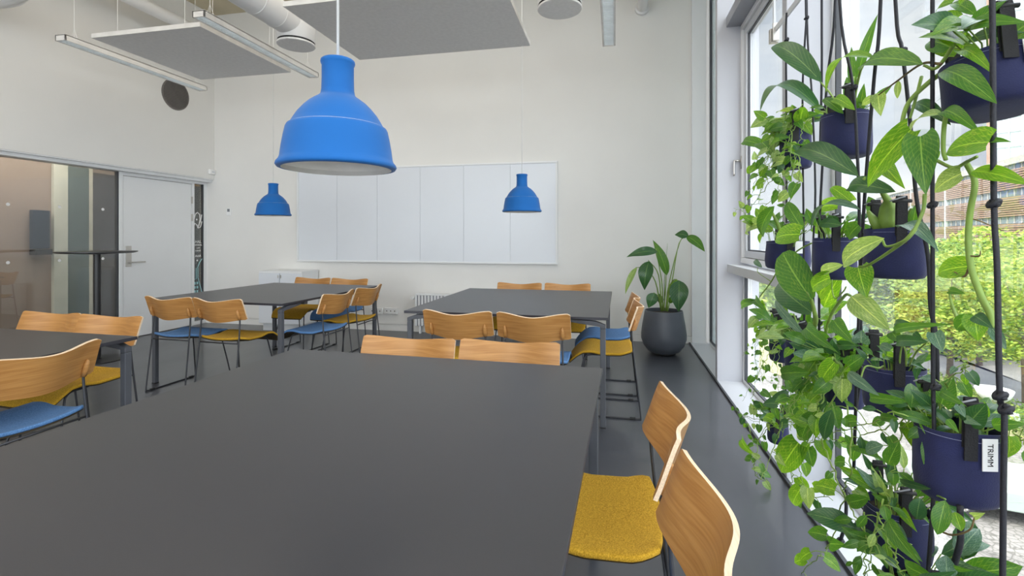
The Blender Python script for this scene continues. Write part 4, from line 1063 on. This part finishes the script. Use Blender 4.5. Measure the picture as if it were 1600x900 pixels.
# --- the big vine mass
o, so, r, h = plant('J', 'pothos_plant', 'thick mass of trailing green vines hanging to the sill in the lower left')
clump(o, so, r, 22, .10, .095, (4, 4, 1, 2, 1), 'oval', .5, 1.4, bias=(-.3, -.1, 0))
for k in range(5): vine(o, so, trail(so, r, h, math.pi * (.80 + .11 * k) + RP(.15), random.uniform(.22, .50), 1.3, .08, .05), 10, .078, (4, 4, 2, 2, 0), r=.0024, wr=.62)
for path in ([(1290, 560), (1265, 590), (1240, 620), (1225, 660), (1222, 700)], [(1290, 570), (1250, 620), (1210, 630), (1185, 640), (1170, 635)],
             [(1280, 590), (1240, 650), (1190, 680), (1180, 720), (1182, 745), (1200, 750)], [(1300, 600), (1270, 660), (1250, 720), (1262, 770), (1300, 780)], [(1310, 600), (1275, 680), (1240, 730), (1236, 770)],
             [(1330, 700), (1320, 770), (1298, 850), (1276, 870), (1250, 900)], [(1270, 620), (1225, 640), (1195, 655), (1160, 650)]):
    vine(o, so, [so] + [at(x, y, .68 + RP(.05)) for x, y in path], 13, .075, (4, 3, 2, 1, 0), r=.0026)
hero(o, [((1248, 692), (1218, 740), 42, 'heart', 'lime', .62, .60, .15, None), ((1252, 762), (1238, 791), 24, 'heart', 'lime', .62, .62, .2, None), ((1262, 762), (1264, 796), 22, 'heart', 'pale', .62, .62, .2, None), ((1300, 640), (1286, 690), 22, 'lance', 'dark', .62, .62, .2, None), ((1320, 652), (1322, 668), 10, 'lance', 'mid', .66, .66, .2, None),
 ((1160, 686), (1180, 714), 16, 'heart', 'lime', .60, .60, .2, None), ((1276, 640), (1250, 690), 28, 'oval', 'mid', .64, .64, .15, None), ((1265, 582), (1215, 585), 24, 'lance', 'mid', .62, .60, .2, None), ((1304, 566), (1282, 600), 26, 'heart', 'lime', .62, .62, .2, None)])

vine(o, so, [so] + [at(x, y, .66) for x, y in [(1300, 560), (1282, 620), (1285, 680), (1300, 730), (1318, 770), (1350, 830), (1385, 880)]], 6, .05, (4, 2, 1, 1, 0), r=.0034)
# --- lance leaves
o, so, r, h = plant('I', 'philodendron_plant', 'fan of dark lance-shaped leaves in the planter left of the lettered one')
hero(o, [((1398, 520), (1476, 505), 16, 'lance', 'mid', .74, .70, .2, None), ((1432, 512), (1394, 504), 14, 'lance', 'dark', .72, .74, .2, None), ((1406, 534), (1392, 516), 20, 'lance', 'mid', .70, .72, .2, None), ((1450, 534), (1396, 536), 20, 'lance', 'dark', .70, .72, .25, None), ((1428, 520), (1440, 528), 10, 'lance', 'dark', .72, .72, .2, None),
 ((1346, 536), (1346, 516), 26, 'heart', 'silver', .72, .72, .3, None), ((1344, 540), (1298, 542), 16, 'lance', 'dark', .72, .72, .2, None), ((1460, 520), (1473, 550), 24, 'heart', 'silver', .70, .70, .1, None), ((1392, 545), (1374, 538), 14, 'heart', 'silver', .72, .72, .2, None),
 ((1325, 582), (1370, 616), 19, 'oval', 'silver', .62, .62, .15, None), ((1404, 560), (1376, 552), 16, 'lance', 'lime', .78, .78, .2, None)])
clump(o, so, r * .9, 18, .05, .055, (3, 1, 0, 4, 2), 'lance', .36, .6)
for q in [((1416, 572, .76), (1414, 545, .74), (1400, 522, .74)), ((1420, 572, .76), (1432, 550, .74), (1448, 535, .72)), ((1405, 572, .76), (1408, 545, .75), (1415, 525, .73)), ((1380, 572, .74), (1372, 575, .70), (1352, 573, .66), (1341, 600, .63), (1326, 584, .62))]: stalk(o, q, .0024, .0018)

# --- lettered planter plant
o, so, r, h = plant('K', 'pothos_plant', 'dark and silvery pothos in the big lettered planter')
clump(o, so, r * .85, 40, .05, .062, (3, 1, 0, 4, 2), 'oval', .42, .6, bias=(-.1, .55, 0))
hero(o, [((1512, 664), (1540, 632), 34, 'oval', 'dark', .76, .74, .1, None), ((1550, 664), (1602, 662), 22, 'lance', 'mid', .74, .76, .3, None), ((1420, 628), (1353, 620), 18, 'lance', 'mid', .66, .66, .3, None), ((1470, 612), (1508, 634), 16, 'lance', 'mid', .72, .72, .2, None), ((1498, 634), (1508, 652), 14, 'heart', 'silver', .70, .70, .2, None), ((1510, 655), (1532, 664), 14, 'heart', 'silver', .68, .68, .2, None), ((1405, 655), (1372, 650), 14, 'lance', 'mid', .66, .66, .2, None), ((1480, 655), (1498, 676), 12, 'lance', 'mid', .67, .67, .2, None)])
vine(o, so, [so] + [at(x, y, .72) for x, y in [(1440, 640), (1400, 662), (1350, 680), (1310, 690), (1290, 690)]], 13, .062, (4, 2, 1, 2, 1))
vine(o, so, [so] + [at(x, y, .70) for x, y in [(1430, 650), (1405, 680), (1396, 730), (1390, 790), (1370, 860)]], 7, .075, (4, 1, 1, 2, 1), shape='oval', wr=.55)
vine(o, so, [so] + [at(x, y, .76) for x, y in [(1470, 640), (1478, 600), (1500, 580), (1508, 572), (1506, 562)]], 7, .05, (2, 1, 1, 1, 3))
vine(o, so, [so] + [at(x, y, .83) for x, y in [(1572, 668), (1592, 682), (1610, 700), (1616, 760)]], 5, .06, (3, 3, 1, 1, 0))
vine(o, so, [so] + [at(x, y, .66) for x, y in [(1400, 645), (1370, 660), (1330, 668), (1300, 676)]], 9, .06, (4, 1, 1, 3, 0), shape='lance', wr=.45)

# --- low planter plant
o, so, r, h = plant('L', 'philodendron_plant', 'narrow-leaved plant in the low planter near the sill')
clump(o, so, r * .9, 40, .09, .075, (4, 2, 1, 3, 1), 'lance', .30, .7)
hero(o, [((1388, 812), (1434, 880), 28, 'lance', 'mid', .66, .64, .15, None), ((1358, 778), (1320, 786), 22, 'oval', 'mid', .68, .66, .2, None), ((1438, 778), (1432, 812), 24, 'oval', 'dark', .68, .68, .2, None), ((1396, 740), (1396, 760), 16, 'heart', 'mid', .70, .70, .2, None), ((1388, 726), (1404, 690), 24, 'oval', 'mid', .70, .70, .2, None), ((1382, 790), (1388, 818), 16, 'lance', 'mid', .66, .66, .2, None),
 ((1477, 782), (1464, 836), 26, 'oval', 'mid', .66, .64, .15, None), ((1492, 800), (1502, 830), 20, 'oval', 'lime', .70, .70, .15, None), ((1455, 764), (1400, 748), 12, 'lance', 'dark', .70, .70, .2, None), ((1520, 806), (1538, 802), 12, 'heart', 'pale', .70, .70, .2, None)])
stalk(o, [(1436, 790, .74), (1460, 775, .72), (1477, 780, .70)], .002, .002); stalk(o, [(1474, 832, .70), (1490, 836, .70), (1515, 828, .70), (1523, 808, .70)], .0022, .0015, 'stem_brown')
for path in ([(1380, 780), (1362, 850), (1355, 900)], [(1350, 800), (1352, 860), (1352, 905)], [(1370, 800), (1385, 840), (1400, 880), (1410, 900)]): vine(o, so, [at(x, y, .66) for x, y in path], 7, .06, (4, 1, 1, 1, 0), shape='lance', wr=.4)

o, so, r, h = plant('N', 'pothos_plant', 'silvery and dark leaves rising at the very bottom right')
clump(o, so, r, 40, .10, .10, (3, 2, 0, 3, 4), 'oval', .5, 1.1)
hero(o, [((1462, 905), (1410, 880), 26, 'oval', 'mid', .68, .66, .2, None), ((1480, 900), (1478, 868), 28, 'oval', 'silver', .72, .72, .1, None), ((1440, 905), (1490, 895), 20, 'lance', 'dark', .66, .66, .2, None), ((1490, 885), (1518, 892), 9, 'lance', 'mid', .72, .72, .2, None)])
o, so, r, h = plant('M', 'ivy_plant', 'sparse thin vines in the lowest far left planter above the sill')
clump(o, so, r, 26, .07, .05, (4, 2, 1, 2, 0), 'heart', .6, 1.5)
for path in ([(1200, 660), (1170, 655), (1150, 640), (1156, 650)], [(1205, 660), (1180, 690), (1168, 660), (1176, 690), (1184, 735), (1186, 752)]):
    vine(o, so, [so] + [at(x, y, .72) for x, y in path], 10, .045, (4, 2, 1, 1, 0), r=.0014, pet=.015)

# ================================================================== THE STREET OUTSIDE
ZG = -5.0
def g(x, y, z=ZG): return atz(x, y, z)
cob = mat('cobbles', (.19, .175, .16), .9, var=.22, vscale=1.2, bump=.3, bscale=8)
n = cob.node_tree.nodes; L = cob.node_tree.links
vo = n.new('ShaderNodeTexVoronoi'); vo.inputs['Scale'].default_value = 7; vo.feature = 'DISTANCE_TO_EDGE'
t = n.new('ShaderNodeTexCoord'); L.new(t.outputs['Object'], vo.inputs[0])
rr = n.new('ShaderNodeValToRGB'); rr.color_ramp.elements[0].position = .03; rr.color_ramp.elements[1].position = .10; rr.color_ramp.elements[0].color = (.45, .45, .42, 1)
L.new(vo.outputs[0], rr.inputs[0]); mx = n.new('ShaderNodeMix'); mx.data_type = 'RGBA'; mx.blend_type = 'MULTIPLY'; mx.inputs[0].default_value = 1
b = n['Principled BSDF']; src = b.inputs['Base Color'].links[0].from_socket
L.new(src, mx.inputs[6]); L.new(rr.outputs[0], mx.inputs[7]); L.new(mx.outputs[2], b.inputs['Base Color'])
struct('ground', MB().box(-60, 160, -40, 220, ZG - .3, ZG), cob)
def strip(name, pxs, z, m, kind='structure'):
    P = [g(x, y) for x, y in pxs]; mb = MB(); k = len(P)
    mb.v = [Vector((p.x, p.y, ZG)) for p in P] + [Vector((p.x, p.y, ZG + z)) for p in P]
    mb.face(list(range(k))[::-1]); mb.face([k + i for i in range(k)])
    for i in range(k): j = (i + 1) % k; mb.face([i, j, k + j, k + i])
    o = mb.build(name, m); o['kind'] = kind; return o
asph = mat('asphalt', (.15, .15, .16), .9, var=.1, vscale=1)
grass = mat('grass_ground', (.10, .15, .035), .95, var=.35, vscale=.8, bump=.5, bscale=8)
walk = mat('sidewalk', (.33, .31, .29), .9, var=.06, vscale=2)
mulch = mat('mulch', (.24, .22, .11), .95, var=.3, vscale=3)
strip('lawn', [(1100, 395), (1700, 395), (1900, 560), (1530, 566), (1100, 520)], .02, grass)
strip('sidewalk', [(1250, 480), (1508, 560), (1600, 566), (1800, 600), (1760, 660), (1600, 600), (1508, 568), (1340, 500)], .04, walk)
strip('road', [(1200, 480), (1340, 500), (1508, 567), (1600, 599), (1760, 655), (1780, 720), (1600, 640), (1469, 587), (1330, 545), (1150, 520)], .03, asph)
strip('planting_bed', [(1150, 525), (1330, 548), (1469, 589), (1600, 643), (1780, 725), (1760, 760), (1600, 690), (1500, 660), (1400, 640), (1250, 600), (1150, 560)], .035, mulch)

def leafcloud(mb, c, rx, rz, n, s, mi_w):
    for k in range(n):
        while True:
            p = Vector((RP(1), RP(1), RP(1)))
            if p.length <= 1: break
        p = p.normalized() * (p.length ** .45)
        q = Vector((c[0] + p.x * rx, c[1] + p.y * rx, c[2] + p.z * rz))
        a = Vector((RP(1), RP(1), RP(.5))).normalized() * s * random.uniform(.6, 1.2); b2 = a.cross(Vector((RP(1), RP(1), RP(1)))).normalized() * a.length * .8
        i = len(mb.v); mb.v += [q - a, q - b2 * .6, q + a, q + b2 * .6]; mb.face([i, i + 1, i + 2, i + 3], pick(mi_w))
def treeleaf(name, c, tr=.35):
    m = mat(name, c, .7, var=.2, vscale=1.5); nn = m.node_tree; b = nn.nodes['Principled BSDF']
    t = nn.nodes.new('ShaderNodeBsdfTranslucent'); mx = nn.nodes.new('ShaderNodeMixShader'); mx.inputs[0].default_value = tr
    nn.links.new(b.inputs['Base Color'].links[0].from_socket, t.inputs[0]); nn.links.new(b.outputs[0], mx.inputs[1]); nn.links.new(t.outputs[0], mx.inputs[2]); nn.links.new(mx.outputs[0], nn.nodes['Material Output'].inputs[0]); return m
TL = [treeleaf('tree_leaf_yellow', (.36, .43, .07)), treeleaf('tree_leaf_green', (.22, .34, .06)), treeleaf('tree_leaf_deep', (.08, .16, .03))]
bark = mat('bark', (.16, .12, .09), .9, var=.2, vscale=10)
def tree(px, base_y, top_y, rad, label, wts, n=5200, s=.11):
    b = g(px, base_y); zc = depth(b); top = HC - (top_y - CY) * zc / FPX
    o = thing('street_tree', label, 'tree', b, 0, 'street trees outside the window')
    H = top - ZG; rz = H * .40; cz = H - rz
    MB().tube([(0, 0, 0), (RP(.05), RP(.05), H * .3), (RP(.1), RP(.1), H * .6)], [.13, .10, .06], 10).build('trunk', bark, o, smooth=True)
    f = MB()
    for k in range(11):
        a = k * 2.4; rr_ = rad * .62 * math.sqrt((k + .5) / 11)
        cc = (math.cos(a) * rr_, math.sin(a) * rr_, cz + rz * RP(.55)); leafcloud(f, cc, rad * .48, rz * .48, n // 11, s, wts)
        f.tube([(0, 0, H * .38), (cc[0] * .5, cc[1] * .5, (cc[2] + H * .38) / 2), cc], [.05, .035, .012], 5, mi=3, cap=False)
    f.build('foliage', TL + [bark], o)
tree(1484, 600, 392, 2.6, 'yellow-green street tree with its trunk behind the thick left cord', (5, 4, 1), 7000, .10)
tree(1530, 572, 360, 3.0, 'yellow-green tree across the road between the two thick cords', (5, 4, 1), 7000, .12)
tree(1604, 640, 378, 2.5, 'yellow-green street tree at the right edge of the view', (6, 3, 1), 7000, .09)
tree(1388, 540, 398, 3.2, 'green street tree behind the lance-leaf planter', (4, 5, 2), 7000, .12)
tree(1440, 545, 372, 3.4, 'bushy tree across the road above the low road bend', (4, 5, 2), 6000, .14)
tree(1590, 556, 345, 4.0, 'taller yellow tree before the slatted building', (6, 4, 1), 7000, .15)
tree(1335, 530, 402, 3.0, 'green tree seen between the window post and the navy planters', (3, 6, 2), 5000, .14)
tree(1500, 520, 372, 5.0, 'broad distant tree under the slatted facade', (3, 6, 2), 6000, .2)
tree(1400, 512, 380, 5.0, 'distant green tree left below the slatted facade', (3, 6, 2), 6000, .2)
tree(1290, 520, 405, 4.0, 'distant green tree beyond the post of the far window', (3, 6, 2), 3500, .2)
tree(1690, 560, 340, 4.0, 'yellow-green tree just past the right edge of the window view', (5, 4, 1), 3000, .2)
tree(1195, 505, 400, 5.0, 'pale green tree seen low through the far window', (3, 6, 2), 3000, .25)
# hedge (uncountable leaves)
hg = MB()
for k in range(90):
    t = k / 90; p = g(1340, 556).lerp(g(1760, 735), t) if False else None
    x = 1330 + 420 * t; y = 553 + 165 * t + 10 * math.sin(k * 1.7)
    p = g(x, y + 8); leafcloud(hg, (p.x, p.y, ZG + .25), .75, .35, 120, .06, (2, 5, 4))
o = hg.build('hedge', TL); tag(o, 'low green hedge along the near side of the road', 'hedge', kind='stuff')
b = g(1553, 648); o = thing('planter_bowl', 'white bowl-shaped planter on a short post beside the hedge', 'planter', b)  # planter bowl raised on a short post, not a lamp
zc = depth(b); hh = (648 - 628) * zc / FPX; rb = .52
MB().tube([(0, 0, 0), (0, 0, hh)], .09, 12).build('post', M['frame_grey'], o, smooth=True)
MB().lathe([(.001, hh), (rb * .55, hh + .05), (rb * .85, hh + .22), (rb, hh + .42), (rb, hh + .46), (.001, hh + .46)], 32).build('bowl', M['white'], o, smooth=True, autosm=40)
b = g(1586, 668); o = thing('bollard', 'short white bollard on the paving behind the big lettered planter', 'bollard', b)
MB().lathe([(.12, 0), (.12, .42), (.11, .45), (.001, .45)], 20).build('post', M['white'], o, smooth=True, autosm=40); MB().lathe([(.15, 0), (.15, .03), (.12, .03)], 20).build('base', M['frame_grey'], o)

# slatted building
brick = mat('timber_slat', (.36, .22, .16), .8, var=.12, vscale=2)
cream = mat('facade_cream', (.44, .41, .39), .8, var=.04)
fglass = mat('facade_glass', (.16, .19, .22), .12, var=.3, vscale=.3, spec=.8)
fp = atY(1560, 370, 1); zc = 70.0
P0 = _wl(zc, (1600 - CX) / FPX * zc * 1.0); dirv = Vector((.2019, .9794, 0)); nv = Vector((-.9794, .2019, 0))
def facade(name, label, P0, s0, s1, z1, z2, cat='building'):
    o = thing(name, label, cat, (P0.x, P0.y, ZG)); o.rotation_euler = (0, 0, math.atan2(dirv.y, dirv.x)); return o
o = facade('office_building', 'long building with rows of reddish timber slats and window bands', P0, 0, 0, 0, 0)
# local x runs along the facade (away from the viewer), local +y faces the viewer
LEN0, LEN1, FH = -45, 75, 3.3
MB().box(LEN0, LEN1, -14, -.4, 0, 17.4).build('body', cream, o)
MB().box(LEN0, LEN1, -14.2, .15, 17.2, 18.2).build('roof_edge', cream, o)
for k in range(4):
    zb = 4.2 + k * 4.1
    MB().box(LEN0, LEN1, -.4, -.3, zb, zb + 1.0).build('window_band', fglass, o)
    mu = MB()
    for j in range(60): mu.box(LEN0 + j * 2, LEN0 + j * 2 + .25, -.3, -.22, zb, zb + 1.0)
    mu.build('window_divider', cream, o)
    sl_ = MB()
    for j in range(9): sl_.box(LEN0, LEN1, -.2, .06, zb - 3.0 + j * .34, zb - 3.0 + j * .34 + .19)
    sl_.build('slat_screen', brick, o)
for k in range(5):
    x = -30 + k * 19; MB().box(x - .2, x + .2, -.4, .12, 0, 17.2).build('pilaster', M['frame_grey'], o)
zc = 105.0
Pt = _wl(zc, (1556 - CX) / FPX * zc); o = facade('glass_tower', 'tall pale glass tower rising behind the slatted building', Pt, 0, 0, 0, 0)
o.rotation_euler = (0, 0, -YAW - R(28))
MB().box(0, 34, 0, 20, 0, 62).build('glass_body', mat('tower_glass', (.42, .50, .50), .25, var=.1, vscale=.2, spec=.8), o)
mb = MB()
for k in range(18): mb.box(k * 2 - .12, k * 2 + .12, -.3, 0, 0, 62)
for k in range(20): mb.box(0, 34, -.2, 0, k * 3.2 - .15, k * 3.2 + .15)
mb.build('mullion_grid', mat('tower_mullions', (.55, .58, .58), .5), o)
MB().box(-1.4, -.1, -.4, 2, 0, 62).build('corner_column', brick, o)
# pale building seen through the far window
Pp = _wl(48, (1175 - CX) / FPX * 48)
o = facade('pale_building', 'low pale building seen under the window rail beyond the far window', Pp, 0, 0, 0, 0); o.rotation_euler = (0, 0, R(8))
MB().box(-14, 6, 0, 12, 0, 4.2).build('body', cream, o); MB().box(-14.3, 6.3, -.3, 12, 4.2, 4.6).build('roof', M['frame_grey'], o)
for k in range(7): MB().box(-13 + k * 2.7, -11.4 + k * 2.7, -.06, 0, 1.0, 3.2).build('window', fglass, o)

# parked car
cp = g(1500, 806); o = thing('parked_car', 'pale silver-green parked car mostly hidden behind the big lettered planter', 'car', (cp.x, cp.y, ZG), R(-13.5))
paint = mat('car_paint', (.38, .45, .40), .25, var=.02, spec=.7, coat=.6); tyre = mat('tyre', (.02, .02, .022), .8); cglass = mat('car_glass', (.03, .04, .045), .08, spec=.8)
side = [(-.66, .32), (-.70, .50), (-.62, .66), (-.2, .70), (.6, .72), (2.3, .78), (2.7, 1.06), (3.0, 1.08), (3.3, .9), (3.45, .85), (3.5, .5), (3.4, .30)]
bt = [(-.92, .32), (-.36, .30)] 
def arch(cx): return [(cx - .37, .30)] + [(cx - .37 * math.cos(a), .30 + .37 * math.sin(a)) for a in [i * math.pi / 8 for i in range(1, 8)]] + [(cx + .37, .30)]
outline = side + arch(2.62)[::-1] + arch(0)[::-1]
mb = MB(); k = len(outline)
for yy, sc in ((0, 1), (.08, 1.0), (1.72, 1.0), (1.8, 1)):
    for (x, z) in outline:
        inset = (.10 if z > 1.05 else 0) * (1 if yy < .9 else -1); mb.v.append(Vector((x, yy + inset * (z - .9) * 3, z)))
for a in range(3):
    for i in range(k):
        j = (i + 1) % k; mb.face([a * k + i, a * k + j, (a + 1) * k + j, (a + 1) * k + i])
mb.face(list(range(k))[::-1]); mb.face([3 * k + i for i in range(k)])
mb.build('body', paint, o, bevel=.03)
wd = MB(); pl = [(2.40, .80), (2.70, 1.0), (2.82, 1.02), (2.82, .84)]; p2 = [(2.86, .84), (2.86, 1.02), (3.0, 1.02), (3.15, .9)]
for w_ in (pl, p2):
    i0 = len(wd.v); wd.v += [Vector((x, -.012 + max(0, (z - 1.05)) * .36, z)) for x, z in w_] + [Vector((x, .03 + max(0, (z - 1.05)) * .36, z)) for x, z in w_]
    wd.face([i0, i0 + 1, i0 + 2, i0 + 3]); wd.face([i0 + 7, i0 + 6, i0 + 5, i0 + 4])
wd.build('side_window', cglass, o)
for cx_ in (0, 2.62):
    for yy in (.0, 1.58):
        w_ = MB().lathe([(.20, 0), (.30, 0), (.325, .03), (.325, .18), (.30, .21), (.20, .21)], 36, (cx_, yy, .325), axis='Y').build('wheel', tyre, o, smooth=True, autosm=40)
        hub = MB().lathe([(.195, .03), (.215, .0), (.22, .02)], 36, (cx_, yy - .002, .325), axis='Y')
        for q in range(10):
            a = q * math.pi / 5; hub.bar((cx_ + .03 * math.cos(a), yy + .012, .325 + .03 * math.sin(a)), (cx_ + .2 * math.cos(a + .25), yy + .012, .325 + .2 * math.sin(a + .25)), .028, .022, (0, 1, 0))
        hub.lathe([(.001, -.002), (.045, -.002), (.05, .02)], 20, (cx_, yy, .325), axis='Y')
        hub.build('rim', M['steel'], w_, smooth=True, autosm=30)
        MB().lathe([(.001, .07), (.2, .07)], 24, (cx_, yy, .325), axis='Y').build('hub_well', M['dark'], w_)
